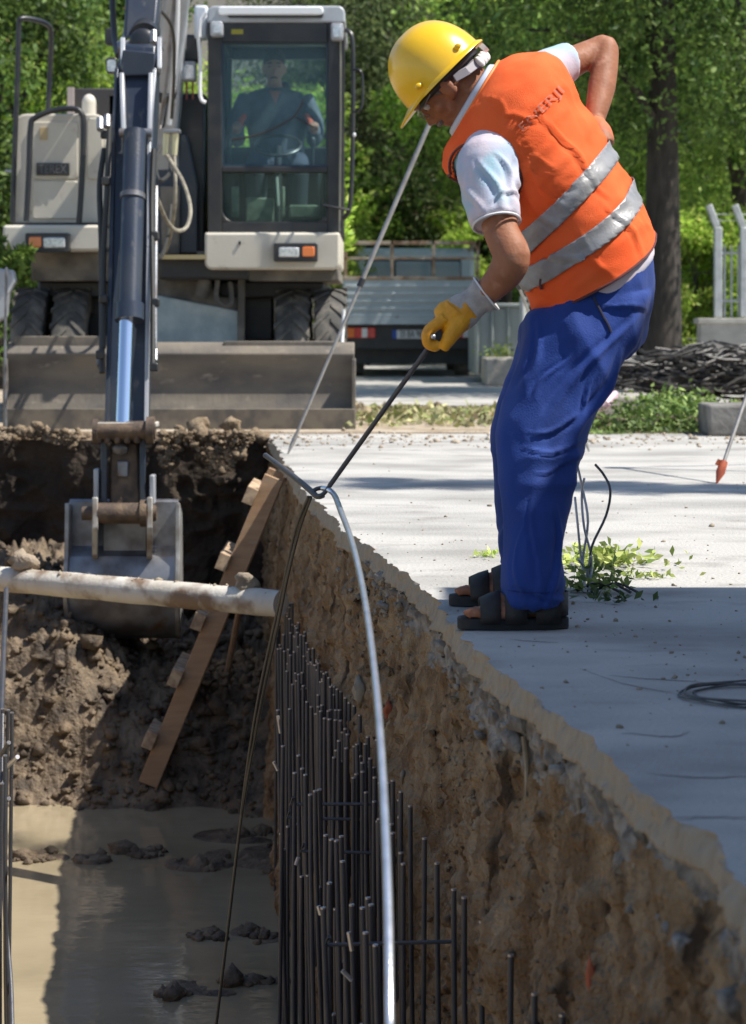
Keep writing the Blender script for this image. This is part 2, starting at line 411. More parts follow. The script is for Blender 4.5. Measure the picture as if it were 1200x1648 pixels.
# clods on the mound and along the lip
N = 4200
px_ = RNG.uniform(-3.3, -.6, N); py_ = RNG.uniform(11.5, 14.0, N)
sz = RNG.gamma(1.5, .0085, N) + .005
pts = np.stack([px_, py_, floor_z(px_, py_) + sz * .3], 1)
ix = []
for (px, py, w, h_) in ((58, 1382, 34, 8), (150, 1385, 22, 5), (225, 1376, 24, 6), (320, 1392, 28, 10), (425, 1385, 18, 14), (330, 1508, 20, 5), (415, 1505, 24, 9), (270, 1602, 20, 4), (395, 1345, 30, 8), (395, 1582, 35, 3)):
    for k in range(34):
        a = px + random.gauss(0, w * .6); b_ = py + random.gauss(0, h_ * .6); dd = (CAMZ - WZ) * F / (b_ - HY); ix.append(((a - CX) * dd / F, dd, WZ + .004))
pts = np.concatenate([pts, np.array(ix)]); sz = np.concatenate([sz, RNG.gamma(1.6, .010, len(ix)) + .008])
o = scatter('mud_clods', pts, sz, M_mud); tag(o, 'loose brown mud clods on the mound beside the muddy water', 'mud', kind='stuff')
# muddy water
m = bpy.data.materials.new('muddy_water'); m.use_nodes = True; nt = m.node_tree; b = nt.nodes['Principled BSDF']
b.inputs['Base Color'].default_value = (.36, .275, .17, 1); b.inputs['Roughness'].default_value = .07; b.inputs['IOR'].default_value = 1.33
b.inputs['Specular IOR Level'].default_value = .9
tc = nt.nodes.new('ShaderNodeTexCoord'); mp = nt.nodes.new('ShaderNodeMapping'); mp.inputs['Scale'].default_value = (1, 1.7, 1)
n1 = nt.nodes.new('ShaderNodeTexNoise'); n1.inputs['Scale'].default_value = 5; n1.inputs['Detail'].default_value = 3
n2 = nt.nodes.new('ShaderNodeTexNoise'); n2.inputs['Scale'].default_value = .9; n2.inputs['Detail'].default_value = 4
bp = nt.nodes.new('ShaderNodeBump'); bp.inputs['Distance'].default_value = .0028; bp.inputs['Strength'].default_value = 1
cr = nt.nodes.new('ShaderNodeValToRGB'); cr.color_ramp.elements[0].color = (.23, .19, .12, 1); cr.color_ramp.elements[1].color = (.35, .29, .19, 1)
cr.color_ramp.elements[0].position = .35; cr.color_ramp.elements[1].position = .65
nt.links.new(tc.outputs['Object'], mp.inputs[0]); nt.links.new(mp.outputs[0], n1.inputs['Vector']); nt.links.new(tc.outputs['Object'], n2.inputs['Vector'])
nt.links.new(n1.outputs['Fac'], bp.inputs['Height']); nt.links.new(bp.outputs[0], b.inputs['Normal'])
nt.links.new(n2.outputs['Fac'], cr.inputs[0]); nt.links.new(cr.outputs[0], b.inputs['Base Color'])
flat('water', TLEFT, .55, TNEAR, 13.5, WZ, m)

# rubble along the broken lip (bigger pieces one by one, the rest as a mass)
N = 900; lx = RNG.uniform(TLEFT, -.62, N); ly = end_y(lx) + RNG.normal(.10, .14, N)
sz = RNG.gamma(1.3, .007, N) + .003
o = scatter('rubble', np.stack([lx, ly, sz * .3 - .02 + 0 * lx], 1), sz, M_earth); tag(o, 'small crumbled soil and stones along the trench lip before the blade', 'rubble', kind='stuff')
N = 1700; gx = RNG.uniform(-.6, 4, N); gy = RNG.gamma(3, .8, N) * 1.2 + 3.5; gy = np.where(gy > 14, 14.3 - RNG.uniform(0, 1.2, N), gy)
kk = gx > edge_x(gy) + .02; gx, gy = gx[kk], gy[kk]; N = len(gx); sz = RNG.gamma(1.3, .0018, N) + .001
o = scatter('gravel', np.stack([gx, gy, sz * .3], 1), sz, M_stone); tag(o, 'scattered pebbles and crumbs on the pale pavement', 'gravel', kind='stuff')
N = 1300; gx = RNG.uniform(-.66, 5, N); gy = RNG.normal(14.2, .45, N); sz = RNG.gamma(1.3, .0045, N) + .002
o = scatter('soil_crumbs', np.stack([gx, np.maximum(gy, 13.1), sz * .3], 1), sz, M_soil); tag(o, 'brown soil crumbs spread where the pavement meets the road', 'soil', kind='stuff')
lump = [(318, 688, 14.75, .085, 'pale squarish soil lump on the lip right of the arm'), (372, 686, 14.9, .075, 'dark topped soil lump on the lip before the right of the blade'),
        (345, 700, 14.6, .05, 'small soil lump on the lip between the two biggest ones'), (412, 700, 14.8, .05, 'soil lump at the corner where lip and pavement meet'),
        (288, 692, 14.8, .045, 'small soil lump on the lip close beside the arm linkage'), (58, 684, 14.8, .05, 'soil lump on the lip at the left part of the blade')]
for i, (x, y, dd, r, lab) in enumerate(lump):
    v, f = ROCKS2[i % 6]
    p = pix(x, y, dd); p.z = max(min(p.z, .05), -.02)
    o = link('soil_lump', v * np.array([r, r * .8, r * .7]) + np.array(p), f, M_earth, None, True, ang=180)
    tag(o, lab, 'soil lump', 'soil lumps on the trench lip')
# a slump of soil hanging from the lip, right of the bucket
pts = []; szs = []
for i in range(600):
    t = random.random(); x = 255 + 150 * random.random(); y = 696 + 85 * t * random.random() * (.3 + .7 * abs(math.sin(x * .031)))
    p = pix(x, y, 14.25 + .2 * random.random()); pts.append(p); szs.append(random.gammavariate(1.3, .007) + .004)
for i in range(420):
    x = random.uniform(0, 125); y = 690 + 35 * random.random() * (x / 125); pts.append(pix(x, y, 14.5)); szs.append(random.gammavariate(1.3, .006) + .004)
o = scatter('soil_slump', np.array([p[:] for p in pts]), szs, M_earth, squash=.8); tag(o, 'crumbling soil slumped over the dark end wall of the trench', 'soil', kind='stuff')
# stones and brick bits stuck in the cut face
M_red = mat('brick_red', (.45, .12, .05), .9, 0, (.3, .08, .04), 20)
def wall_x(d, z):
    return float(np.interp(d, ED, EX) + .045 - .16 * (-z / 2.2) + wall_off(np.array([d]), np.array([z]))[0])
def on_wall(px, py):
    best = None
    for dd in np.arange(2.6, 14, .02):
        p = pix(px, py, dd)
        if p.z < -SLAB and p.x < wall_x(dd, p.z) + .002: best = p
        if best is not None and p.x > wall_x(dd, p.z): break
    # first depth along the ray where it enters the wall
    for dd in np.arange(2.4, 14.6, .01):
        p = pix(px, py, dd)
        if p.x > wall_x(dd, p.z) and p.z < -SLAB: return p
    return best
for (x, y, r, mm, lab) in ((578, 1112, .055, M_stone, 'pale rounded stone embedded in the cut face beside the bent steel rod'),
                           (625, 1145, .035, M_red, 'small reddish brick fragment high in the cut face beside the bent steel rod'),
                           (950, 1572, .020, M_red, 'orange red shard standing upright low in the cut face at bottom right'),
                           (648, 1250, .020, M_stone, 'tiny pale stone in the cut face right of the shiny rod'),
                           (1040, 1340, .035, M_gravel, 'grey lump of broken concrete just below the slab edge')):
    p = on_wall(x, y)
    if p is None: continue
    v, f = ROCKS2[int(x) % 6]
    o = link('stone', v * np.array([r * .5, r * .6, r * (1.7 if x == 950 else .85)]) + np.array(p), f, mm, None, True, ang=180)
    tag(o, lab, 'stone')
# roots and dangling splinters
M_root = mat('pale_root', (.42, .33, .22), .8, 0, (.25, .18, .11), 20)
for (x0, y0_, x1, y1_, r) in ((842, 1185, 846, 1282, .006), (1022, 1385, 1016, 1465, .006), (930, 1285, 934, 1350, .005)):
    p = on_wall(x0, y0_); q2 = on_wall(x1, y1_); dd = min(p.y, q2.y) - .03
    a = pix(x0, y0_, p.y - .02); b_ = pix(x1, y1_, p.y - .05)
    o = MB().tube([a, (a + b_) / 2 + V((.004, 0, 0)), b_], [r, r * .9, r * .5], 7, smooth=3).build('root', M_root, None, True)
    tag(o, {842: 'longest pale root hanging from the cut face under the slab', 1022: 'pale root hanging near the grey concrete lump', 930: 'short pale root in the middle of the cut face'}[x0], 'root')
# clods proud of the cut face
N = 5500; pts = []; sz = []
for i in range(N):
    dd = 2.6 + 8 * random.random() ** 1.6; z = -SLAB - random.random() ** 1.5 * 1.3
    pts.append((wall_x(dd, z) + .004, dd, z)); sz.append(random.gammavariate(1.4, .0036) + .002)
o = scatter('dirt_crumbs', np.array(pts), sz, M_dirt); tag(o, 'dirt crumbs clinging to the cut face under the slab', 'dirt', kind='stuff')
N = 500; pts = []; sz = []
for i in range(N):
    dd = 2.6 + 6 * random.random(); z = -SLAB - random.random() ** 2 * .16
    pts.append((wall_x(dd, z) + .002, dd, z)); sz.append(random.gammavariate(2, .0055) + .003)
o = scatter('broken_subbase', np.array(pts), sz, M_gravel); tag(o, 'grey broken stones in the layer right under the slab', 'stones', kind='stuff')
# ------------------------------------------------------------------ wheeled excavator
M_cream = mat('cream_paint', (.60, .56, .47), .5, 0, (.52, .48, .39), 3, (1, 1, 1), (.35, .7), .001, 60, col3=(.27, .22, .16), scale3=9, pos3=(.63, .78))
M_gpaint = mat('light_grey_paint', (.42, .44, .46), .38, .1, (.34, .35, .37), 4, col3=(.2, .19, .18), scale3=14, pos3=(.62, .75))
M_navy = mat('dark_navy_paint', (.028, .038, .058), .34, .2, (.05, .055, .065), 5, (1, 1, .5), (.4, .7), .0008, 60, col3=(.13, .12, .11), scale3=18, pos3=(.62, .78))
M_black = mat('black_paint', (.018, .020, .024), .38, 0, (.035, .034, .033), 6)
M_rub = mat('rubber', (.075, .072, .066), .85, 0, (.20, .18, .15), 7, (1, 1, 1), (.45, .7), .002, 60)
M_frame = mat('chassis_grime', (.10, .092, .08), .85, 0, (.25, .22, .18), 5, (1, 1, 1), (.4, .7), .006, 30)
M_blade = mat('blade_steel', (.205, .175, .135), .8, .1, (.11, .10, .09), 4, (.7, 1, 1.6), (.35, .68), .004, 25, (1, 1, .4), col3=(.33, .28, .22), scale3=12, pos3=(.62, .8))
M_chrome = mat('chrome_rod', (.82, .86, .92), .12, 1)
M_worn = mat('worn_steel', (.27, .28, .30), .45, .6, (.14, .13, .13), 7, (1, 1, 1), (.4, .65), .001, 50, col3=(.19, .12, .07), scale3=6, pos3=(.6, .75))
M_rust = mat('rusty_greasy_steel', (.09, .065, .05), .7, .4, (.2, .14, .09), 12, (1, 1, 1), (.4, .7), .004, 60)
M_hose = mat('hydraulic_hose', (.035, .034, .03), .5, 0)
M_tan_hose = mat('dusty_hose', (.30, .27, .20), .6, 0, (.18, .16, .12), 20)
M_white = mat('white_paint', (.75, .76, .76), .4, 0)
M_lens = mat('lamp_lens', (.62, .64, .66), .12, .3, (.4, .42, .44), 60, coat=1)
M_amber = mat('amber_lens', (.75, .17, .02), .2, 0, coat=1)
M_redl = mat('red_lens', (.6, .02, .02), .2, 0, coat=1)
M_win = glass('cab_glass', (.88, .98, 1.0), .03, .92, (.24, .38, .44), .11)
M_win2 = glass('lower_glass', (.72, .84, .78), .04, .86, (.25, .33, .30), .08)
M_winside = glass('side_glass', (.95, 1, 1), .02, .96)
M_bluegrey = mat('blue_grey_plate', (.30, .37, .38), .45, .1, (.44, .50, .49), 8, (1, 1, 1), (.35, .65), .003, 40)

EXC = empty('wheeled_excavator', (-1.45, 17.5, 0), 'cream and dark navy wheeled excavator standing behind the trench with its arm lowered into it', 'excavator')
def pb(x0, y0, x1, y1, d, dep, mb=None):
    a = pix(x0, y0, d); b = pix(x1, y1, d); b = V((b.x, d + dep, b.z))
    return (mb or MB()).box(a, b)
def rrect(x0, y0, x1, y1, d, r, rb=None, n=5):
    """rounded outline, pixel extents at depth d"""
    rb = r if rb is None else rb; o = []
    for (cx, cy, rr, a0) in ((x1 - r, y0 + r, r, -90), (x1 - rb, y1 - rb, rb, 0), (x0 + rb, y1 - rb, rb, 90), (x0 + r, y0 + r, r, 180)):
        for k in range(n + 1):
            a = math.radians(a0 + 90 * k / n); o.append(pix(cx + rr * math.cos(a), cy + rr * math.sin(a), d))
    return o
# engine hood (left)
MB().prism(rrect(20, 183, 172, 362, 16.55, 22, 3), (0, 2.6, 0)).build('engine_hood', M_cream, EXC, bevel=.04, bseg=3)
hp = MB().prism(rrect(52, 196, 125, 288, 16.53, 5), (0, .03, 0)).build('hood_panel', M_cream, EXC, bevel=.006)
MB().prism(rrect(52, 291, 125, 352, 16.53, 5), (0, .03, 0)).build('hood_panel', M_cream, EXC, bevel=.006)
MB().prism(rrect(140, 190, 165, 288, 16.53, 4), (0, .03, 0)).build('hood_panel', M_cream, EXC, bevel=.006)
bd = pb(58, 262, 111, 282, 16.505, .03).build('badge', M_black, EXC, bevel=.004)
def lettering(name, body, size, loc, par, m, sx=1):
    cu = bpy.data.curves.new(name, 'FONT'); cu.body = body; cu.size = size; cu.extrude = .002; cu.align_x = 'CENTER'; cu.align_y = 'CENTER'
    t = bpy.data.objects.new('tmp', cu); COL.objects.link(t); dg = bpy.context.evaluated_depsgraph_get(); me = bpy.data.meshes.new_from_object(t.evaluated_get(dg)); bpy.data.objects.remove(t)
    me.transform(Matrix.Rotation(math.radians(90), 4, 'X') @ Matrix.Diagonal((sx, 1, 1, 1))); me.materials.clear(); me.materials.append(m); me.name = name
    o = bpy.data.objects.new(name, me); COL.objects.link(o); o.parent = par; o.location = loc - world_loc(par); return o
lettering('badge_lettering', 'TEREX', .095, pix(84.5, 272.5, 16.499), bd, mat('badge_grey', (.12, .12, .125), .6), .75)
pb(64, 205, 76, 225, 16.52, .02).build('sticker', mat('sticker', (.5, .38, .2), .6), EXC, bevel=.001)
# hood latch dark gap, seams
pb(20, 358, 165, 363, 16.50, 1.0).build('seal_strip', M_black, EXC)
# bumpers / lower skirts
bl = MB().prism(rrect(4, 362, 166, 404, 16.30, 5, 14), (0, 1.6, 0)).build('left_skirt', M_cream, EXC, bevel=.02)
br = MB().prism(rrect(329, 374, 547, 434, 16.20, 4, 12), (0, 2.0, 0)).build('cab_skirt', M_cream, EXC, bevel=.02)
pb(384, 388, 387, 394, 16.19, .02).build('plug', M_black, EXC)
for (x0, y0, x1, y1, ax0, ax1, lx0, lx1, d) in ((40, 375, 111, 406, 46, 66, 69, 104, 16.22), (440, 391, 511, 421, 486, 506, 448, 481, 16.12)):
    h = MB().prism(rrect(x0, y0, x1, y1, d, 3), (0, .10, 0)).build('lamp_housing', M_black, EXC, bevel=.006)
    MB().prism(rrect(lx0, y0 + 7, lx1, y1 - 7, d - .012, 3), (0, .02, 0)).build('headlight', M_lens, h, bevel=.008)
    MB().prism(rrect(ax0, y0 + 6, ax1, y1 - 8, d - .012, 3), (0, .02, 0)).build('indicator', M_amber, h, bevel=.006)
# slewing deck, dark boxes below the skirts
pb(50, 404, 330, 452, 16.6, 2.2).build('deck_frame', M_frame, EXC, bevel=.01)
pb(400, 434, 545, 452, 16.35, 2.2).build('deck_frame', M_frame, EXC, bevel=.01)
pb(255, 414, 402, 450, 16.35, 1.6).build('slew_bracket', M_black, EXC, bevel=.02)
pb(246, 410, 332, 417, 16.2, .5).build('deck_edge', mat('olive_dirt', (.32, .27, .14), .8), EXC)
# chassis
pb(60, 452, 520, 480, 16.9, 3.6).build('chassis', M_black, EXC, bevel=.02)
pb(136, 470, 250, 545, 17.1, 3.2).build('chassis_box', M_black, EXC, bevel=.02)
pb(380, 460, 440, 552, 17.1, 3.2).build('chassis_box', M_black, EXC, bevel=.02)
MB().prism([pix(x, y, 16.55) for x, y in ((252, 475), (384, 500), (384, 556), (250, 556))], (0, .06, 0)).build('blade_link_plate', M_bluegrey, EXC, bevel=.01)
MB().prism([pix(x, y, 16.6) for x, y in ((255, 450), (330, 450), (352, 478), (384, 478), (384, 505), (250, 480))], (0, .3, 0)).build('blade_link', M_frame, EXC, bevel=.01)
g = MB(); g.cyl(pix(330, 450, 16.5), pix(322, 480, 16.5), .05); g.tube([pix(350, 452, 16.45), pix(348, 480, 16.4), pix(360, 492, 16.4), pix(372, 486, 16.42), pix(370, 455, 16.5)], .018, 8, smooth=4)
g.build('blade_ram', M_frame, EXC, True)
pb(382, 430, 392, 552, 16.5, .2).build('bracket', M_frame, EXC, bevel=.008)
# tyres (twin, chevron lugs)
def make_tyre(name, x0, x1, d):
    c0 = pix(x0, 505, d); c1 = pix(x1, 505, d); w = c1.x - c0.x; cx = (c0.x + c1.x) / 2; R = .50; cz = .50; yc = d + R
    root_ = MB(); prof = [(-.5, .62), (-.5, .88), (-.46, .955), (-.36, .975), (.36, .975), (.46, .955), (.5, .88), (.5, .62)]
    rings = []
    for k in range(48):
        a = 2 * math.pi * k / 48; rings.append([(cx + px * w, yc + R * rr * math.sin(a), cz + R * rr * math.cos(a)) for px, rr in prof])
    rings.append(rings[0]); root_.loft(rings, False, closed=False)
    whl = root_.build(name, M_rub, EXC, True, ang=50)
    lug = MB(); nl = 22
    for k in range(nl):
        for s in (-1, 1):
            a0 = 2 * math.pi * (k + (0 if s < 0 else .5)) / nl
            pts = []
            for t in (0, .5, 1):
                xx = cx + s * w * (.03 + .49 * t); a = a0 + (1 - t) * .26
                for rr, da in ((.965, -.045), (1.0, -.035), (1.0, .035), (.965, .045)):
                    pts.append((xx, yc + R * rr * math.sin(a + da), cz + R * rr * math.cos(a + da)))
            lug.add(pts, [(i*4+j, i*4+(j+1) % 4, (i+1)*4+(j+1) % 4, (i+1)*4+j) for i in (0, 1) for j in range(4)] + [(0,1,2,3), (8,9,10,11)])
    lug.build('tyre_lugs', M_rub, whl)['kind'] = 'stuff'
    rim = MB(); rim.cyl((cx - w * .3, yc, cz), (cx + w * .3, yc, cz), R * .62, seg=28); rim.cyl((cx - w * .42, yc, cz), (cx + w * .42, yc, cz), R * .2, seg=16)
    rim.build('rim', M_cream, whl, True)
for x0, x1 in ((14, 66), (79, 134), (441, 497), (505, 556)): make_tyre('wheel', x0, x1, 16.45)
g = MB(); g.cyl((pix(66, 505, 16.95).x, 16.95, .5), (pix(505, 505, 16.95).x, 16.95, .5), .11); g.build('axle', M_black, EXC, True)
for x0, x1 in ((14, 66), (79, 134), (441, 497), (505, 556)): make_tyre('wheel', x0, x1, 19.2)
# dozer blade: curved mouldboard
xl = pix(8, 600, 15.62).x; xr = pix(570, 600, 15.62).x
prof = [(15.75, .60), (15.70, .575), (15.66, .52), (15.69, .42), (15.71, .30), (15.69, .18), (15.62, .06), (15.60, .0)]
# front (near-camera) skin then back skin
fr = [(y, z) for y, z in prof]; bk = [(y + .07, z) for y, z in prof[::-1]]
MB().prism([(xl, y, z) for y, z in fr + bk], (xr - xl, 0, 0)).build('blade', M_blade, EXC, bevel=.008)
pb(22, 541, 250, 566, 15.70, .05).build('blade_top_rail', M_blade, EXC, bevel=.006)
pb(360, 549, 540, 577, 15.70, .05).build('blade_top_rail', M_blade, EXC, bevel=.006)
pb(4, 658, 571, 697, 15.57, .03).build('cutting_edge', mat('cutting_edge', (.12, .105, .09), .7, .3, (.2, .17, .13), 9), EXC, bevel=.004)
for x0, x1 in ((4, 9), (566, 572)):
    pb(x0, 578, x1, 697, 15.58, .25).build('blade_end_plate', M_blade, EXC, bevel=.004)
for xx in (150, 395):
    g = MB(); g.prism([pix(xx, 560, 15.8), pix(xx, 660, 15.8), pix(xx, 640, 16.9), pix(xx, 560, 16.9)], (.05, 0, 0)); g.build('blade_arm', M_blade, EXC)
g = MB(); g.tube([pix(549, 580, 15.75), pix(551, 540, 15.9), pix(553, 498, 15.9)], .012, 8); g.build('marker_rod', M_white, EXC, True)
# cab
cd0 = 16.30
def frame_poly(name, y0, y1, hs, d, dep, m, par=EXC):
    g = MB()
    for h in hs: pb(*h, d, dep, g)
    return g.build(name, m, par, bevel=.012)
CAB = MB()
for h in ((334, 36, 357, 378), (527, 36, 552, 378), (357, 36, 527, 68), (357, 268, 527, 277)): pb(*h, cd0, .10, CAB)
pb(357, 357, 527, 378, cd0, .10, CAB)
# rounded lower glass corners
for (cx, sx) in ((357, 1), (527, -1)):
    CAB.prism([pix(cx, 357, cd0), pix(cx + sx * 16, 357, cd0), pix(cx + sx * 8, 352, cd0), pix(cx + sx * 3, 346, cd0), pix(cx, 338, cd0)], (0, .1, 0))
cab_f = CAB.build('cab_frame', M_black, EXC, bevel=.012)
rear = MB()
xs0 = pix(336, 0, cd0).x; xs1 = pix(550, 0, cd0).x; zt = pix(0, 36, cd0).z; zb_ = pix(0, 378, cd0).z; yr = cd0 + 1.55
for xx in (xs0, xs1 - .07):
    rear.box((xx, yr - .08, zb_), (xx + .07, yr, zt)); rear.box((xx, cd0 + .75, zb_), (xx + .06, cd0 + .82, zt))
    rear.box((xx, cd0 + .1, zt - .09), (xx + .07, yr - .08, zt)); rear.box((xx + .0, cd0 + .1, zb_), (xx + .05, yr - .08, zb_ + .42 if xx > xs0 else zb_ + .30))
rear.box((xs0 + .07, yr - .07, zt - .10), (xs1 - .07, yr, zt)); rear.box((xs0 + .07, yr - .07, zb_), (xs1 - .07, yr, zb_ + .75))
rear.build('cab_rear_frame', M_black, EXC, bevel=.01)
MB().box((xs0 + .02, cd0 + .1, zb_ - .02), (xs1 - .02, yr, zb_ + .03)).build('cab_floor', M_frame, EXC)
MB().box((xs0 + .07, yr - .045, zb_ + .75), (xs1 - .07, yr - .035, zt - .10)).build('rear_pane', M_winside, EXC)
MB().box((xs0 + .03, cd0 + .82, zb_ + .3), (xs0 + .036, yr - .08, zt - .09)).build('side_pane', M_winside, EXC)
MB().box((xs0 + .03, cd0 + .1, zb_ + .3), (xs0 + .036, cd0 + .75, zt - .09)).build('side_pane', M_winside, EXC)
MB().box((xs1 - .036, cd0 + .82, zb_ + .42), (xs1 - .03, yr - .08, zt - .09)).build('side_pane', M_winside, EXC)
MB().box((xs1 - .036, cd0 + .1, zb_ + .42), (xs1 - .03, cd0 + .75, zt - .09)).build('side_pane', M_winside, EXC)
pb(357, 68, 527, 268, cd0 + .05, .008).build('windscreen', M_win, EXC)
pb(357, 277, 527, 357, cd0 + .05, .008).build('lower_windscreen', M_win2, EXC)
# thin rubber gasket + blue sun strip frame
g = MB()
for h in ((357, 68, 360, 268), (524, 68, 527, 268), (360, 68, 524, 71), (360, 265, 524, 268)): pb(*h, cd0 + .03, .03, g)
g.build('window_gasket', mat('gasket', (.03, .06, .09), .4), EXC)
g = MB(); g.prism(rrect(333, 9, 555, 36, cd0 - .02, 12, 3), (0, 1.7, 0)); g.build('cab_roof', M_gpaint, EXC, bevel=.03, bseg=3)
g = MB(); g.prism(rrect(366, 18, 520, 28, cd0 - .05, 4), (0, .05, 0)); g.build('roof_vent', M_black, EXC, bevel=.004)
g = MB(); g.prism(rrect(350, 10, 520, 24, cd0 - .06, 6), (0, .06, 0)); g.build('roof_visor', M_white, EXC, bevel=.01)
pb(372, 47, 391, 55, cd0 - .004, .01).build('sticker', mat('olive_sticker', (.30, .27, .03), .5), EXC)
for x in (348, 542):
    g = MB(); g.prism(rrect(x - 10, 34 + (x > 400) * 3, x + 10, 58 + (x > 400) * 6, cd0 - .13, 4), (0, .11, 0)); h = g.build('work_lamp', M_gpaint, EXC, bevel=.008)
    g = MB(); g.prism(rrect(x - 7, 38 + (x > 400) * 3, x + 7, 54 + (x > 400) * 6, cd0 - .14, 3), (0, .015, 0)); g.build('lamp_lens', M_lens, h, bevel=.004)
# handrail on the cab door side, mirror loop
g = MB(); g.tube([pix(556, 48, 16.25), pix(566, 60, 16.22), pix(568, 110, 16.22), pix(567, 250, 16.22), pix(563, 330, 16.22), pix(553, 352, 16.25)], .017, 8, smooth=5)
g.tube([pix(552, 60, 16.3), pix(551, 200, 16.28), pix(549, 345, 16.28)], .014, 8, smooth=3)
g.tube([pix(520, 330, 16.2), pix(540, 334, 16.18), pix(562, 338, 16.2)], .010, 6); g.build('cab_handrail', M_black, EXC, True)
g = MB(); g.tube([pix(548, 66, 16.26), pix(548, 200, 16.26), pix(546, 372, 16.26)], .008, 6); g.build('door_edge_trim', mat('dull_trim', (.28, .27, .22), .5, .3), EXC, True)
g = MB(); g.tube([pix(568, 112, 16.1), pix(578, 113, 16.05), pix(583, 125, 16.05), pix(583, 165, 16.05), pix(577, 178, 16.05), pix(568, 180, 16.1)], .009, 8, smooth=4); 
g.build('mirror_arm', M_black, EXC, True)
MB().ell(pix(570, 217, 16.1), (.012, 0, 0), (0, .02, 0), (0, 0, .016)).build('mirror_nut', M_white, EXC, True)
# wiper
g = MB(); g.tube([pix(372, 225, cd0 + .035), pix(420, 215, cd0 + .03), pix(470, 190, cd0 + .02), pix(488, 162, cd0)], .008, 6, smooth=3)
g.tube([pix(474, 188, cd0 + .02), pix(505, 205, cd0 + .01)], .006, 6); g.build('wiper', M_black, EXC, True)
# seat, console, joysticks, column
sy = cd0 + .95
g = MB(); g.box((pix(400, 0, sy).x, sy - .30, 1.62), (pix(492, 0, sy).x, sy + .22, 1.76)); g.build('seat_cushion', M_black, EXC, bevel=.04)
g = MB(); g.box((pix(405, 0, sy).x, sy + .20, 1.72), (pix(487, 0, sy).x, sy + .32, 2.42)); g.box((pix(425, 0, sy).x, sy + .22, 2.42), (pix(465, 0, sy).x, sy + .30, 2.62)); g.build('seat_backrest', M_black, EXC, bevel=.04)
for x in (375, 505):
    g = MB(); g.box((pix(x - 14, 0, sy).x, sy - .45, 1.45), (pix(x + 14, 0, sy).x, sy + .1, 1.92)); g.build('console', M_black, EXC, bevel=.03)
    g = MB(); g.cyl((pix(x, 0, sy).x, sy - .38, 1.9), (pix(x, 0, sy).x, sy - .40, 2.06), .012); g.ell((pix(x, 0, sy).x, sy - .40, 2.09), (.025, 0, 0), (0, .025, 0), (0, 0, .045)); g.build('joystick', M_black, EXC, True)
g = MB(); g.tube([(pix(447, 0, 16.5).x, 16.55, 1.42), (pix(445, 0, 16.5).x, 16.75, 2.05)], .03, 10)
g.tube([(pix(445, 0, 16.5).x + .17 * math.cos(a), 16.75 + .17 * math.sin(a) * .8, 2.06 + .17 * math.sin(a) * .5) for a in np.linspace(0, 2 * math.pi, 25)], .014, 8, False)
g.build('steering_wheel', M_black, EXC, True)
M_floor = mat('cab_clutter', (.20, .24, .20), .6, 0, (.42, .44, .38), 12)
g = MB(); pb(395, 318, 440, 357, cd0 + .35, .3, g); pb(452, 300, 458, 350, cd0 + .4, .05, g); pb(465, 330, 515, 350, cd0 + .3, .25, g); pb(372, 300, 384, 350, cd0 + .25, .04, g); g.build('pedal_box', M_floor, EXC, bevel=.01)
g = MB(); g.tube([pix(445, 285, cd0 + .3), pix(447, 320, cd0 + .28), pix(448, 352, cd0 + .3)], .012, 6); g.build('lever', M_white, EXC, True)
# machinery between hood and cab
pb(172, 150, 326, 415, 17.6, 1.2).build('engine_bay', M_black, EXC, bevel=.02)
pb(285, 150, 330, 412, 16.7, .9).build('tank_side', M_black, EXC, bevel=.02)
g = MB(); g.prism([pix(x, y, 16.6) for x, y in ((225, 200), (300, 215), (318, 300), (318, 414), (225, 414))], (0, .05, 0)); g.build('boom_bracket', M_navy, EXC, bevel=.01)
g = MB(); g.prism([pix(x, y, 16.6) for x, y in ((258, 300), (290, 300), (290, 410), (262, 410))], (0, -.06, 0)); g.build('boom_foot', M_frame, EXC, bevel=.01)
# lamps and mirror above hood / in front of boom
g = MB(); g.prism(rrect(290, 55, 322, 100, 16.5, 8), (0, .12, 0)); g.build('mirror_back', M_black, EXC, bevel=.02)
h = MB().prism(rrect(289, 98, 315, 130, 16.4, 4), (0, .1, 0)).build('work_lamp', M_gpaint, EXC, bevel=.01)
MB().prism(rrect(292, 104, 312, 127, 16.385, 3), (0, .02, 0)).build('lamp_lens', M_lens, h, bevel=.004)
g = MB(); g.cyl(pix(300, 130, 16.5), pix(300, 160, 16.5), .008); g.cyl(pix(310, 130, 16.5), pix(310, 160, 16.5), .007); g.build('lamp_bracket', mat('faded_red', (.35, .1, .08), .5), EXC, True)
g = MB(); g.tube([pix(319, 60, 16.3), pix(322, 100, 16.3), pix(322, 155, 16.3), pix(331, 165, 16.3)], .014, 8, smooth=3); g.tube([pix(330, 20, 16.3), pix(322, 30, 16.3), pix(320, 60, 16.3)], .018, 8); g.build('white_conduit', M_white, EXC, True)
pb(312, 8, 334, 62, 16.45, .15).build('lamp_box', mat('bright_grey', (.62, .65, .68), .35), EXC, bevel=.02)
g = MB(); g.prism(rrect(168, 45, 186, 72, 16.4, 5), (0, .1, 0)); g.build('mirror_back', M_black, EXC, bevel=.01)
h = MB().prism(rrect(170, 92, 188, 118, 16.4, 5), (0, .1, 0)).build('work_lamp', M_black, EXC, bevel=.01)
MB().prism(rrect(172, 96, 186, 115, 16.39, 4), (0, .02, 0)).build('lamp_lens', M_lens, h)
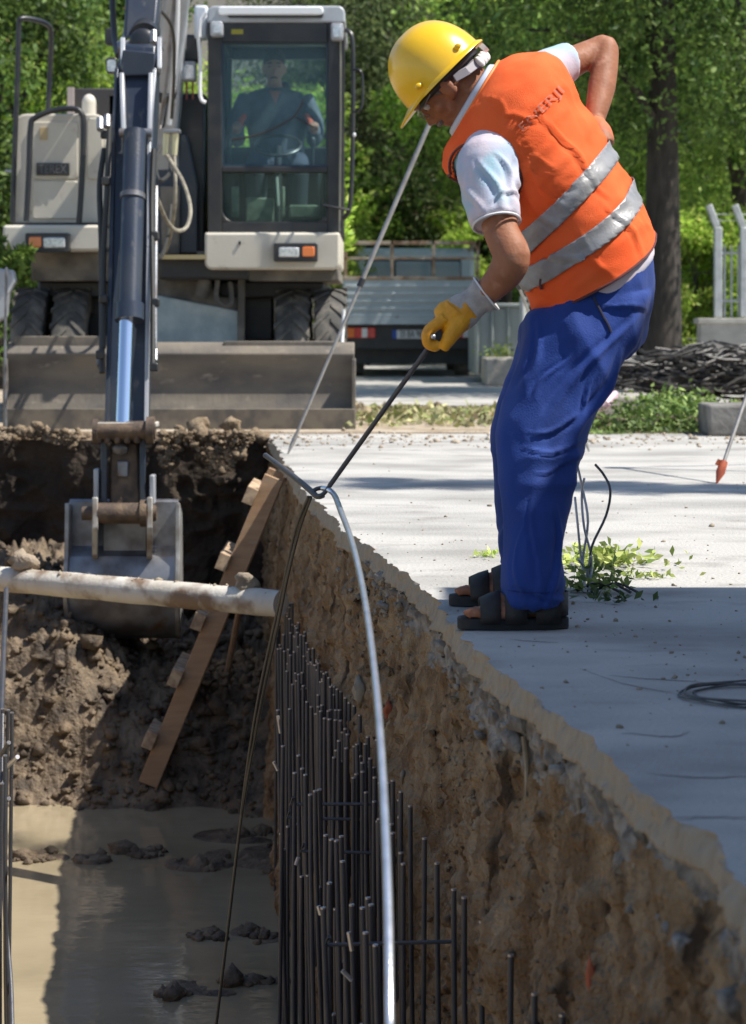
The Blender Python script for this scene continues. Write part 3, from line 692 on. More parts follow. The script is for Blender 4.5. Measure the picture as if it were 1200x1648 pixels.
# box, dome and rails over the hood
g = MB(); pb(112, 142, 186, 186, 17.6, .7, g); g.build('air_box', mat('dark_mesh', (.05, .045, .045), .6), EXC, bevel=.01)
pb(108, 140, 118, 188, 17.55, .05).build('air_box_edge', mat('pinkish_grey', (.4, .34, .32), .6), EXC)
g = MB(); g.ell(pix(143, 166, 17.2), (.055, 0, 0), (0, .055, 0), (0, 0, .07)); g.cyl(pix(143, 166, 17.2), pix(143, 184, 17.2), .055); g.build('exhaust_cap', mat('cream_white', (.62, .58, .5), .5), EXC, True)
def rail(pts, r, name='handrail'):
    return MB().tube(pts, r, 10, smooth=6).build(name, M_black, EXC, True)
rail([pix(20, 358, 16.5), pix(22, 280, 16.5), pix(28, 120, 16.5), pix(30, 45, 16.5), pix(34, 30, 16.5), pix(60, 33, 16.6), pix(76, 40, 16.7), pix(82, 55, 16.75), pix(80, 120, 16.8), pix(77, 182, 16.8)], .020)
rail([pix(42, 356, 16.42), pix(46, 280, 16.42), pix(49, 205, 16.42), pix(56, 190, 16.42), pix(85, 178, 16.42), pix(118, 175, 16.42), pix(130, 182, 16.42), pix(134, 200, 16.42), pix(132, 280, 16.42), pix(127, 358, 16.42)], .022)
MB().tube([pix(8, 275, 16.5), pix(24, 276, 16.5)], .012, 6).build('rail_bracket', M_gpaint, EXC)

# ---- boom, stick, bucket, all in one plane near X = -1.43
AX = -1.43
def arm_box(pts_up, pts_dn, w, name, m, xc=AX, bev=.02):
    poly = [V((xc - w / 2, y, z)) for y, z in pts_up + pts_dn[::-1]]
    return MB().prism(poly, (w, 0, 0)).build(name, m, EXC, bevel=bev)
def rect_sect(xa, xb, y, d, dep):
    a = pix(xa, y, d); b = pix(xb, y, d)
    return [a, b, V((b.x, d + dep, b.z + dep * .25)), V((a.x, d + dep, a.z + dep * .25))]
MB().loft([rect_sect(250, 292, 330, 16.75, .35), rect_sect(250, 284, 215, 16.45, .35), rect_sect(254, 291, 100, 16.1, .4), rect_sect(258, 298, 0, 15.7, .4), rect_sect(262, 305, -140, 15.2, .45), rect_sect(255, 305, -230, 14.9, .5)]).build('boom', M_gpaint, EXC, bevel=.02)
MB().loft([rect_sect(255, 306, -260, 14.9, .5), rect_sect(235, 290, -170, 14.4, .4), rect_sect(205, 262, -60, 14.0, .34), rect_sect(198, 250, 62, 13.65, .25)]).build('boom_end', M_navy, EXC, bevel=.02)
# light-grey boom ram seen right of the stick head (pixel band 245..290)
g = MB(); g.tube([pix(292, -40, 15.3), pix(262, 150, 15.9)], [.085, .085], 20); g.build('boom_ram', M_gpaint, EXC, True)
g = MB(); g.tube([pix(262, 150, 15.9), pix(254, 200, 16.1)], [.05, .05], 16); g.build('ram_rod', M_chrome, EXC, True)
g = MB(); g.tube([pix(264, 140, 15.85), pix(262, 152, 15.9)], [.095, .095], 20); g.build('ram_collar', M_black, EXC, True)
# stick ram on top of the boom
g = MB(); g.tube([pix(248, -60, 14.6), pix(233, 55, 13.75)], [.075, .075], 24); g.build('stick_ram', M_gpaint, EXC, True)
g = MB(); g.tube([pix(234, 50, 13.8), pix(232, 60, 13.68)], [.092, .092], 24); g.build('ram_collar', M_black, EXC, True)
g = MB(); g.cyl(pix(190, 78, 13.55), pix(262, 70, 13.55), .045, seg=20); g.build('stick_pin', M_worn, EXC, True)
g = MB(); g.ell(pix(230, 68, 13.50), (.085, 0, 0), (0, .04, 0), (0, 0, .085)); g.build('ram_eye', M_black, EXC, True)
for (x0, x1) in ((193, 200), (252, 259)):
    MB().prism([pix(x0, y, dd) for y, dd in ((60, 13.7), (60, 13.45), (110, 13.30), (120, 13.7))], (.03, 0, 0)).build('stick_lug', M_gpaint, EXC, bevel=.006)
# stick body
def rect_sect(xa, xb, y, d, dep):
    a = pix(xa, y, d); b = pix(xb, y, d)
    return [a, b, V((b.x, d + dep, b.z + dep * .25)), V((a.x, d + dep, a.z + dep * .25))]
secs = [rect_sect(194, 252, 72, 13.42, .25), rect_sect(188, 250, 110, 13.36, .32), rect_sect(181, 247, 200, 13.22, .34), rect_sect(180, 243, 300, 13.06, .30), rect_sect(176, 238, 500, 12.82, .24), rect_sect(170, 236, 690, 12.62, .2)]
MB().loft(secs).build('stick', M_navy, EXC, bevel=.018)
# side flanges, the right one in light grey paint
for (xa, xb, xc_) in ((188, 186, 172), (249, 243, 235)):
    g = MB(); P_ = [pix(xa, 112, 13.33), pix(xb - 3, 210, 13.18), pix((xb + xc_) / 2, 400, 12.93), pix(xc_, 685, 12.6)]
    for i in range(3): g.beam(P_[i], P_[i + 1], .022, .05, (0, 1, 0))
    g.build('stick_flange', M_gpaint if xa > 200 else M_navy, EXC, bevel=.004)
for xa, xb in ((196, 199), (243, 240)):
    g = MB(); g.beam(pix(xa, 120, 13.30), pix(xb, 225, 13.12), .028, .06, (0, 1, 0)); g.build('stick_rib', M_gpaint, EXC, bevel=.008)
MB().prism([pix(x, y, 13.30) for x, y in ((197, 80), (250, 84), (248, 112), (240, 122), (200, 122), (192, 112))], (0, .04, 0)).build('stick_head_plate', M_navy, EXC, bevel=.01)
MB().tube([pix(192, 214, 13.1), pix(244, 214, 13.1)], .028, 12).build('ram_pin', M_worn, EXC, True)
# bucket ram
g = MB(); g.tube([pix(217, 212, 13.05), pix(213, 330, 12.88), pix(208, 506, 12.62)], [.066, .066, .066], 24); br_ = g.build('bucket_ram', M_navy, EXC, True)
g = MB(); g.tube([pix(208.5, 490, 12.64), pix(208, 516, 12.61)], [.082, .082], 24); g.build('ram_collar', M_navy, br_, True)
g = MB(); g.tube([pix(213.5, 312, 12.9), pix(213, 320, 12.89)], [.073, .073], 24); g.build('ram_band', M_worn, br_, True)
g = MB(); g.tube([pix(203, 512, 12.60), pix(197, 688, 12.36)], [.040, .040], 24); g.build('ram_rod', M_chrome, EXC, True)
# hydraulic pipes down the stick and clamps
for pts, r, mm in (([pix(176, 195, 13.1), pix(172, 300, 13.0), pix(166, 420, 12.9), pix(166, 560, 12.7)], .016, M_hose),
                   ([pix(168, 240, 13.2), pix(160, 300, 13.1), pix(163, 400, 12.95), pix(164, 600, 12.65)], .018, M_hose),
                   ([pix(247, 240, 13.1), pix(244, 330, 13.0), pix(246, 480, 12.8), pix(246, 590, 12.65)], .016, M_hose),
                   ([pix(251, 300, 13.1), pix(250, 410, 12.9), pix(249, 560, 12.7)], .013, M_worn)):
    MB().tube(pts, r, 8, smooth=4).build('hydraulic_pipe', mm, EXC, True)
for x, y, d in ((168, 215, 13.15), (170, 290, 13.0), (166, 480, 12.8), (248, 378, 12.95), (249, 486, 12.8), (160, 570, 12.62), (247, 590, 12.6)):
    pb(x - 7, y - 6, x + 7, y + 8, d - .03, .05).build('pipe_clamp', M_black, EXC, bevel=.008)
for x, y in ((161, 200), (172, 196), (247, 60), (161, 580), (248, 572)):
    MB().tube([pix(x, y - 9, 13.0), pix(x, y + 9, 12.95)], [.022, .02], 8).build('hose_fitting', M_worn, EXC, True)
for x, dx in ((272, 0), (262, -6)):
    MB().tube([pix(x + 14 - dx, -10, 15.2), pix(x + 12, 60, 15.3), pix(x + 8, 110, 15.4), pix(x + dx * .6, 200, 15.6)], .016, 8, smooth=3).build('hydraulic_pipe', M_white if dx == 0 else M_worn, EXC, True)
pb(262, 208, 290, 214, 15.55, .06).build('pipe_clamp', M_worn, EXC, bevel=.005)
for x in (268, 282): MB().tube([pix(x, 214, 15.6), pix(x - 2, 250, 15.6)], [.026, .022], 10).build('hose_fitting', mat('brassy_fitting', (.6, .55, .35), .4, .5), EXC, True)
for pts, r, mm in (([pix(268, 250, 15.6), pix(276, 262, 15.3), pix(295, 295, 14.9), pix(306, 335, 14.7), pix(300, 365, 14.6), pix(284, 371, 14.5), pix(268, 355, 14.3), pix(252, 318, 14), pix(243, 298, 13.5)], .014, M_tan_hose),
                   ([pix(280, 248, 15.6), pix(282, 300, 15.5), pix(279, 350, 15.6), pix(268, 400, 16.0), pix(255, 412, 16.2)], .013, M_tan_hose),
                   ([pix(258, 235, 15.5), pix(250, 262, 15.2), pix(256, 290, 14.8), pix(272, 280, 15.2), pix(274, 262, 15.5)], .014, M_hose),
                   ([pix(246, 395, 13.1), pix(258, 415, 14.5), pix(270, 380, 15.8), pix(275, 330, 16.3)], .012, M_hose),
                   ([pix(180, -5, 14.5), pix(184, 60, 14.2), pix(190, 90, 13.8)], .02, M_hose),
                   ([pix(206, -8, 14.5), pix(203, 40, 14.1), pix(198, 75, 13.7)], .015, M_worn),
                   ([pix(238, 0, 14.4), pix(275, 40, 14.6), pix(280, 110, 15), pix(276, 190, 15.4)], .012, M_hose)):
    MB().tube(pts, r, 8, smooth=6).build('hydraulic_hose', mm, EXC, True)
# coupler / linkage at the stick foot
LD = 12.45
g = MB(); g.cyl(pix(152, 694, LD - .1), pix(250, 692, LD - .1), .052, seg=18); g.cyl(pix(150, 694, LD - .1), pix(158, 694, LD - .1), .07, seg=14); g.cyl(pix(236, 692, LD - .1), pix(248, 692, LD - .1), .075, seg=14)
g.build('linkage_pin', M_rust, EXC, True)
g = MB()
for x in (158, 172, 188, 204, 220, 238): pb(x - 5, 682, x + 5, 714, LD - .14, .16, g)
g.build('linkage_lugs', M_rust, EXC, bevel=.012)
pb(150, 680, 252, 688, LD - .13, .14).build('dusty_cap', mat('dusty_cap', (.45, .42, .36), .8), EXC, bevel=.006)
for x in (166, 228):
    MB().prism([pix(x - 4, y, dd) for y, dd in ((705, LD - .06), (705, LD + .14), (835, LD + .12), (835, LD - .08))], (.035, 0, 0)).build('link_plate', M_navy, EXC, bevel=.006)
g = MB(); g.loft([rect_sect(178, 222, 712, LD - .02, .12), rect_sect(175, 224, 760, LD - .03, .14), rect_sect(176, 226, 815, LD - .05, .12)]); g.build('coupler_body', M_rust, EXC, bevel=.015)
pb(188, 742, 206, 768, LD - .045, .03).build('coupler_window', M_worn, EXC, bevel=.008)
MB().ell(pix(193, 722, LD - .03), (.05, 0, 0), (0, .03, 0), (0, 0, .04)).build('link_eye', M_worn, EXC, True)
for x0, y0, y1 in ((150, 755, 812), (240, 765, 812)):
    pb(x0, y0, x0 + 8, y1, LD - .08, .1).build('coupler_hook', M_gpaint, EXC, bevel=.006)
g = MB(); g.cyl(pix(132, 826, LD - .14), pix(252, 826, LD - .14), .038, seg=18); g.cyl(pix(158, 826, LD - .14), pix(225, 826, LD - .14), .058, seg=20); g.cyl(pix(226, 826, LD - .14), pix(237, 826, LD - .14), .075, seg=20)
g.cyl(pix(238, 826, LD - .14), pix(250, 826, LD - .14), .045, seg=12); g.build('bucket_pin', M_rust, EXC, True)
# bucket: curved shell seen from behind, side plates, ears
bx0 = pix(104, 0, LD).x; bx1 = pix(286, 0, LD).x
zt_ = pix(0, 810, LD).z; zc = pix(0, 882, LD).z; zl = pix(0, 1040, LD).z
prof = [(LD + .12, zt_), (LD + .10, zc + .02)]
for k in range(1, 13):
    a = math.radians(10 + 12.5 * k); prof.append((LD + .42 - .34 * math.cos(math.radians(5) + (a - math.radians(10)) * .9), zc - .27 + .27 * math.cos(a * .95)))
prof = [(LD + .12, zt_), (LD + .11, zc), (LD + .03, zc - .05), (LD - .02, zc - .15), (LD - .02, zc - .28), (LD + .04, zc - .40), (LD + .15, zc - .50), (LD + .30, zl - .0), (LD + .55, zl + .02), (LD + .85, zl + .10)]
out_ = prof; inn = [(y + .03, z + .012) for y, z in prof]
shell_ = MB().prism([V((bx0, y, z)) for y, z in out_ + inn[::-1]], (bx1 - bx0, 0, 0))
def taper(g_):
    c_ = (bx0 + bx1) / 2
    g_.v = [(c_ + (x - c_) * (1 - max(0, y - LD) * .19), y, z) for x, y, z in g_.v]; return g_
taper(shell_).build('bucket_shell', M_worn, EXC, bevel=.004)
side = [(LD + .02, zt_)] + [(y - .035 if i else y, z) for i, (y, z) in enumerate(prof[1:8])] + [(LD + .85, zl + .1), (LD + .55, zt_ - .1)]
side[0] = (LD + .02, zt_)
side[1] = (LD + .0, zc)
for xx in (bx0 - .004, bx1 - .014):
    taper(MB().prism([V((xx, y, z)) for y, z in side], (.026, 0, 0))).build('bucket_side', mat('bright_edge_steel', (.40, .40, .39), .5, .5, (.25, .24, .22), 10), EXC, bevel=.005)
for x in (148, 236):
    MB().prism([pix(x, y, dd) for y, dd in ((800, LD - .19), (850, LD - .20), (892, LD - .08), (900, LD + .03), (860, LD + .10), (806, LD + .12))], (.032, 0, 0)).build('bucket_ear', mat('pale_steel', (.55, .54, .50), .5, .3, (.3, .24, .18), 9), EXC, bevel=.006)
pb(165, 812, 236, 905, LD + .075, .03).build('back_stiffener', M_worn, EXC, bevel=.006)

# ---- operator in the cab (a person of his own, seated)
M_skin2 = mat('operator_skin', (.36, .19, .13), .6)
M_jack = mat('operator_jacket', (.075, .095, .12), .85, 0, (.11, .13, .16), 10)
OP = empty('person', (pix(446, 0, sy).x, sy, 1.78), 'machine operator in a dark jacket seated behind the cab windscreen', 'person')
def wp(x, y, dy=0): return pix(x, y, sy + dy)
g = MB()
g.ell(wp(441, 108, -.05), (.078, 0, 0), (0, .098, 0), (0, 0, .118)); g.ell(wp(441, 128, -.09), (.055, 0, 0), (0, .06, 0), (0, 0, .06))
g.ell(wp(441, 118, -.155), (.012, 0, 0), (0, .018, 0), (0, 0, .022))
for s in (-1, 1): g.ell(wp(441 + s * 18, 112, -.03), (.012, 0, 0), (0, .02, 0), (0, 0, .032))
g.tube([wp(441, 130, -.02), wp(442, 152, .02)], [.058, .065], 14)
g.loft([[wp(cx_, y, .02) + V((w * math.cos(a), dp * math.sin(a), 0)) for a in np.linspace(0, 2 * math.pi, 20, endpoint=False)] for cx_, y, w, dp in ((443, 143, .09, .07), (443, 152, .20, .10), (444, 170, .225, .12), (445, 200, .21, .13), (446, 235, .19, .135), (446, 262, .19, .14))])
for s in (-1, 1):
    g.tube([wp(443 + s * 45, 158, .02), wp(443 + s * 62, 200, -.05), wp(443 + s * 60, 222, -.14), wp(443 + s * 62, 205, -.38)], [.062, .056, .05, .034], 12, smooth=3)
    g.ell(wp(443 + s * 62, 202, -.41), (.036, 0, 0), (0, .045, 0), (0, 0, .03))
    for k in range(4): g.tube([wp(443 + s * (56 + k * 4), 200, -.43), wp(443 + s * (56 + k * 4), 203, -.47), wp(443 + s * (57 + k * 4), 210, -.46)], [.011, .010, .009], 6)
    g.tube([wp(446 + s * 22, 262, .0), wp(446 + s * 32, 262, -.42), wp(446 + s * 32, 335, -.46)], [.095, .075, .055], 12, smooth=3)
remesh(g, 'body', M_skin2, .010, OP, 3)
g = MB()
g.loft([[wp(cx_, y, .02) + V((w * math.cos(a), dp * math.sin(a), 0)) for a in np.linspace(0, 2 * math.pi, 20, endpoint=False)] for cx_, y, w, dp in ((443, 140, .075, .07), (443, 150, .21, .115), (444, 170, .245, .14), (445, 200, .235, .15), (446, 235, .21, .155), (446, 264, .21, .16))])
for s in (-1, 1): g.tube([wp(443 + s * 45, 158, .02), wp(443 + s * 64, 200, -.05), wp(443 + s * 62, 224, -.14), wp(443 + s * 62, 208, -.33)], [.078, .072, .064, .05], 12, smooth=3)
remesh(g, 'jacket', M_jack, .012, OP, 3, lambda co, nn: .010 * fbm(co[:, 0] * 9, co[:, 1] * 9, co[:, 2] * 6, 3, 5))
g = MB()
for s in (-1, 1): g.tube([wp(446 + s * 18, 264, .05), wp(446 + s * 32, 262, -.42), wp(446 + s * 33, 300, -.47), wp(446 + s * 33, 340, -.46)], [.11, .09, .08, .07], 12, smooth=3)
remesh(g, 'trousers', mat('operator_trousers', (.05, .06, .09), .9), .014, OP, 2)
g = MB(); g.ell(wp(441, 98, -.035), (.084, 0, 0), (0, .104, 0), (0, 0, .10)); o = g.build('hair', mat('dark_hair', (.02, .017, .015), .7), OP, True)
for s in (-1, 1):
    MB().tube([wp(441 + s * 4, 101, -.150), wp(441 + s * 12, 102, -.148)], [.007, .005], 6).build('eyebrow', M_black, OP, True)
    MB().ell(wp(441 + s * 8, 107, -.138), (.012, 0, 0), (0, .008, 0), (0, 0, .006), 10, 6).build('eye', M_black, OP, True)
MB().tube([wp(435, 126, -.142), wp(441, 124, -.152), wp(447, 126, -.142)], [.005, .008, .005], 6).build('moustache', M_black, OP, True)
MB().prism([wp(433, 146, -.115), wp(451, 146, -.115), wp(443, 168, -.128)], (0, .01, 0)).build('shirt', mat('reddish_shirt', (.35, .12, .10), .8), OP)
for s in (-1, 1):
    MB().tube([wp(443 + s * 50, 186, -.10), wp(443 + s * 56, 196, -.16), wp(443 + s * 57, 208, -.18)], [.022, .024, .02], 8).build('armrest_strap', mat('red_orange_strap', (.55, .10, .05), .6), OP, True)

g = MB(); g.tube([pix(9, 690, 15.5), pix(8, 560, 15.5), pix(10, 430, 15.5)], .010, 8); g.build('marker_rod', M_worn, EXC, True)
g = MB(); g.prism([pix(x, y, 15.6) for x, y in ((-8, 432), (20, 434), (24, 452), (14, 470), (8, 512), (-8, 520))], (0, .12, 0)); g.build('step_bracket', M_gpaint, EXC, bevel=.015)
# ------------------------------------------------------------------ the worker
WD = 5.93; S = F / WD                       # px per metre at the worker
def W(x, y, dy=0.0):                        # a point by its place in the picture at the worker's own distance, dy deeper
    return pix(x, y, WD + dy)
M_skin = mat('skin', (.34, .145, .078), .6, 0, (.25, .10, .052), 14, (1, 1, 1), (.35, .7), .0012, 120, col3=(.40, .20, .13), scale3=30, pos3=(.55, .75), spec=.3)
M_vest = mat('orange_vest', (1.0, .170, .045), .78, 0, (1.0, .135, .030), 9, (1, 1, 1), (.35, .65), .0022, 420, spec=.25)
def add_transl(m, col, f):
    nt = m.node_tree; b = nt.nodes['Principled BSDF']; tr = nt.nodes.new('ShaderNodeBsdfTranslucent'); tr.inputs[0].default_value = (*col, 1)
    ms = nt.nodes.new('ShaderNodeMixShader'); ms.inputs[0].default_value = f
    nt.links.new(b.outputs[0], ms.inputs[1]); nt.links.new(tr.outputs[0], ms.inputs[2]); nt.links.new(ms.outputs[0], nt.nodes['Material Output'].inputs['Surface'])
M_tape = mat('reflective_tape', (.30, .30, .305), .42, .15, (.22, .22, .225), 25, (1, 1, 1), (.35, .7), .0008, 200)
M_shirt = mat('pale_tshirt', (.40, .47, .60), .85, 0, (.70, .56, .58), 7, (1, 1, 1), (.38, .66), .0008, 200, col3=(.25, .52, .60), scale3=5, pos3=(.52, .66))
M_pants = mat('blue_trousers', (.008, .044, .25), .85, 0, (.005, .028, .16), 5, (1, 1, .5), (.35, .7), .0012, 220, col3=(.02, .06, .27), scale3=7, pos3=(.56, .72), sheen=.05)
M_helm = mat('yellow_helmet', (.86, .52, .012), .28, 0, (.80, .46, .010), 6, (1, 1, 1), (.4, .7), .0003, 60, coat=.4, col3=(.55, .36, .05), scale3=40, pos3=(.70, .76))
M_glove = mat('yellow_glove', (.80, .36, .010), .55, 0, (.60, .25, .01), 22, (1, 1, 1), (.4, .7), .0015, 160)
M_knit = mat('knit_grey', (.48, .44, .41), .95, 0, (.34, .31, .29), 40, (1, 1, 1), (.35, .65), .002, 260)
M_leather = mat('dark_leather', (.012, .010, .010), .6, 0, (.022, .018, .016), 15, (1, 1, 1), (.35, .65), .001, 150)
M_sole = mat('sandal_sole', (.018, .019, .022), .8)
M_hair = mat('grey_hair', (.20, .19, .19), .85, 0, (.10, .095, .095), 60, (1, 1, 1), (.35, .65), .003, 300)
M_wp = mat('white_plastic', (.72, .71, .69), .35)
M_gplast = mat('grey_plastic', (.25, .24, .27), .5)

MAN = empty('person', (W(830, 0).x, WD, 0), 'worker in yellow helmet, orange vest and blue trousers bending over the trench edge', 'person')

# --- torso sections: (front px, back px, half breadth, twist deg, drop of the near side)
TS = [((866, 512), (1056, 398), .175, 6, .30), ((857, 492), (1053, 379), .185, 8, .26), ((845, 448), (1046, 362), .185, 12, .20), ((838, 405), (1034, 340), .185, 17, .14), ((838, 358), (1012, 302), .185, 22, .08),
      ((815, 322), (988, 255), .192, 27, 0), ((768, 298), (958, 210), .20, 31, 0), ((733, 284), (932, 168), .205, 33, 0), ((722, 266), (912, 130), .20, 33, 0),
      ((721, 252), (884, 98), .185, 32, 0), ((722, 240), (842, 92), .15, 28, 0), ((728, 224), (800, 103), .098, 20, 0)]
def torso_rings(grow=0.0, n=64, sub=6, i0=0, i1=None):
    T_ = TS[i0:i1]; out = []
    def at(t):
        i = min(int(t), len(T_) - 2); f = t - i
        P = [T_[max(i - 1, 0)], T_[i], T_[i + 1], T_[min(i + 2, len(T_) - 1)]]
        def cr(a, b, c, d): return .5 * (2*b + (c-a)*f + (2*a-5*b+4*c-d)*f*f + (3*b-a-3*c+d)*f**3)
        g = [np.array([p[0][0], p[0][1], p[1][0], p[1][1], p[2], p[3], p[4]], float) for p in P]
        return cr(*g)
    for k in range((len(T_) - 1) * sub + 1):
        fx, fy, bx, by, A, th, tl = at(k / sub)
        Fp = W(fx, fy); Bp = W(bx, by); c = (Fp + Bp) / 2; e = (Bp - Fp).length / 2; p = (Bp - Fp).normalized(); th = math.radians(th)
        Bh = math.sqrt(max(e * e - (A * math.sin(th)) ** 2, .002)) / math.cos(th)
        Y = V((0, 1, 0)) + V((0, 0, 1)) * tl
        a = Y * math.cos(th) + p * math.sin(th); b = -Y * math.sin(th) + p * math.cos(th)
        ring = []
        for j in range(n):
            ph = 2 * math.pi * j / n; cu = math.cos(ph); su = math.sin(ph); ex = .86
            cu = math.copysign(abs(cu) ** ex, cu); su = math.copysign(abs(su) ** ex, su)
            ring.append(c + a * cu * (A + grow) + b * su * (Bh + grow))
        out.append(ring)
    return out
def folds(co, amp, fx, fy, fz, s=0, k=1.0):
    n = vnoise(co[:, 0] * fx + .6 * vnoise(co[:, 0] * 5, co[:, 1] * 5, co[:, 2] * 5, s + 9), co[:, 1] * fy, co[:, 2] * fz, s)
    return amp * (1 - 2 * np.abs(n)) * k
def crease(co, p0, p1, wd, amp, skew=.6):
    """a fold of cloth running between two points given in the side view"""
    A = W(*p0); B = W(*p1); ax, az, bx, bz = A.x, A.z, B.x, B.z
    dx, dz = bx - ax, bz - az; L2 = dx * dx + dz * dz; L_ = math.sqrt(L2)
    t = ((co[:, 0] - ax) * dx + (co[:, 2] - az) * dz) / L2
    s__ = ((co[:, 0] - ax) * dz - (co[:, 2] - az) * dx) / L_ + .012 * np.sin(t * 5 + ax * 40)
    env = np.clip(1 - (2 * np.clip(t, -.3, 1.3) - 1) ** 2 * .9, 0, 1) * ((t > -.05) & (t < 1.05))
    w = wd * (.6 + .6 * np.clip(t, 0, 1))
    return amp * env * (np.exp(-(s__ / w) ** 2) - skew * np.exp(-((s__ - 1.5 * w) / (w * .9)) ** 2))
# --- body, one continuous surface
f_ = V((-.50, 0, -.866)).normalized()       # where the face looks
u_ = V((-.866, 0, .50)).normalized()        # crown of the head
s_ = V((0, -1, 0))                          # towards the camera (his left)
Hc = W(709, 132, .01)
def H(f, s, u): return Hc + f_ * f + s_ * s + u_ * u
g = MB()
g.ell(H(-.008, 0, .012), f_ * .098, s_ * .076, u_ * .092, 28, 16)
g.ell(H(.035, 0, -.035), f_ * .058, s_ * .060, u_ * .070)
g.ell(H(.040, 0, -.085), f_ * .045, s_ * .046, u_ * .036)
g.ell(H(.070, 0, -.100), f_ * .022, s_ * .022, u_ * .018)         # chin
g.ell(H(.080, 0, -.064), f_ * .017, s_ * .028, u_ * .009)         # lips
g.ell(H(.078, 0, -.076), f_ * .015, s_ * .024, u_ * .009)
g.tube([H(.078, 0, .012), H(.094, 0, -.018), H(.106, 0, -.040)], [.010, .012, .015], 10, smooth=3)   # nose
g.ell(H(.094, .012, -.043), f_ * .011, s_ * .009, u_ * .009); g.ell(H(.094, -.012, -.043), f_ * .011, s_ * .009, u_ * .009)
g.tube([H(.070, .042, .020), H(.088, .020, .024), H(.090, 0, .022), H(.088, -.020, .024), H(.070, -.042, .020)], [.010, .012, .010, .012, .010], 8, smooth=3)  # brow
for s in (-1, 1):
    g.ell(H(.058, .045 * s, -.030), f_ * .022, s_ * .016, u_ * .020)   # cheek
    g.ell(H(.012, .085 * s, -.022), f_ * .020, s_ * .011 + f_ * -.007, u_ * .033, 14, 10)   # ear
    g.ell(H(.020, .070 * s, -.044), f_ * .014, s_ * .010, u_ * .014)
g.tube([H(-.045, 0, -.03), W(760, 150, .01), W(800, 178, .0)], [.064, .062, .07], 18, smooth=3)      # neck
g.tube([W(728, 180, 0), W(752, 178, 0), W(790, 190, 0)], [.03, .05, .06], 16, smooth=3)
g.loft(torso_rings(-.040, 32, 2, 2, 12))
SHn, SHf = W(790, 262, -.165), W(880, 118, .175)
ELn, ELf = W(828, 412, -.27), W(972, 74, .235)
WRn, WRf = W(768, 482, -.215), W(957, 196, .10)
g.tube([W(800, 230, -.10), SHn, W(800, 330, -.215), W(806, 372, -.245), ELn + V((-.008, 0, 0)), W(812, 440, -.258), W(790, 464, -.235), WRn, W(752, 496, -.21)], [.07, .068, .050, .045, .049, .045, .036, .027, .029], 18, smooth=4, flat=.92)
g.tube([W(850, 150, .08), SHf, W(925, 98, .21), W(955, 82, .235), W(975, 74, .235), W(974, 100, .215), W(968, 140, .17), W(960, 178, .12), WRf, W(962, 214, .07)], [.07, .062, .046, .038, .033, .038, .040, .032, .027, .028], 18, smooth=4, flat=.92)
# far hand laid on his back
g.tube([WRf, W(966, 222, .045), W(972, 236, .03)], [.027, .034, .032], 12, smooth=3)
for k, (dx, l) in enumerate(((-9, 30), (-3, 36), (3, 34), (9, 27))):
    g.tube([W(968 + dx * .6, 234, .035), W(964 + dx, 234 + l * .5, .03 - .006 * abs(k - 1.5)), W(962 + dx, 234 + l, .035)], [.011, .0095, .008], 8, smooth=2)
g.tube([W(958, 212, .05), W(944, 222, .045), W(940, 232, .05)], [.013, .011, .009], 8, smooth=2)
# near hand inside the glove
hpos = dict(palm=W(722, 518, -.205))
g.tube([WRn, W(745, 500, -.208), W(722, 516, -.205), W(706, 530, -.203)], [.027, .030, .034, .026], 14, smooth=3, flat=1.1)
# legs and feet
g.tube([W(930, 440, -.04), W(925, 480, -.05), W(912, 560, -.08), W(875, 710, -.15), W(866, 850, -.22), W(868, 950, -.25), W(872, 975, -.25)], [.08, .075, .062, .048, .046, .036, .036], 14, smooth=3)
g.tube([W(930, 440, .04), W(920, 480, .05), W(900, 560, .08), W(860, 710, .16), W(852, 850, .20), W(848, 935, .22), W(850, 950, .22)], [.08, .075, .062, .048, .046, .036, .036], 14, smooth=3)
def foot(ax, d, mb):
    """ankle above picture column ax, foot on z=0.03 at distance d, toes towards -x"""
    A = V((ax, d, .085)); z0 = .028
    mb.tube([V((ax + .030, d, z0 + .032)), V((ax - .04, d, z0 + .036)), V((ax - .11, d - .004, z0 + .030)), V((ax - .165, d - .006, z0 + .020))], [.033, .034, .034, .024], 14, smooth=3)
    mb.tube([V((ax - .10, d - .035, z0 + .020)), V((ax - .16, d - .034, z0 + .016))], [.024, .018], 10)
    mb.tube([V((ax - .10, d + .030, z0 + .020)), V((ax - .155, d + .030, z0 + .014))], [.024, .015], 10)
    mb.tube([A + V((.005, 0, .03)), A + V((-.01, 0, -.02)), V((ax - .06, d, z0 + .036))], [.036, .040, .034], 14, smooth=3)
    for k, (oy, r, l) in enumerate(((-.036, .0125, .040), (-.016, .0095, .046), (0.001, .009, .042), (.017, .0085, .034), (.031, .0085, .024))):
        mb.tube([V((ax - .165, d + oy, z0 + .014)), V((ax - .165 - l * .6, d + oy, z0 + .017)), V((ax - .165 - l, d + oy, z0 + .010))], [r * 1.05, r, r * .9], 8, smooth=2)
FTn = (pix(879, 0, 5.69).x, 5.69); FTf = (pix(855, 0, 6.14).x, 6.14)
foot(*FTn, g); foot(*FTf, g)
g.tube([W(876, 960, -.25), V((FTn[0], FTn[1], .10))], [.036, .037], 12)
g.tube([W(852, 935, .22), V((FTf[0], FTf[1], .10))], [.036, .037], 12)
body = remesh(g, 'body', M_skin, .0052, MAN, 3, fac=.5)
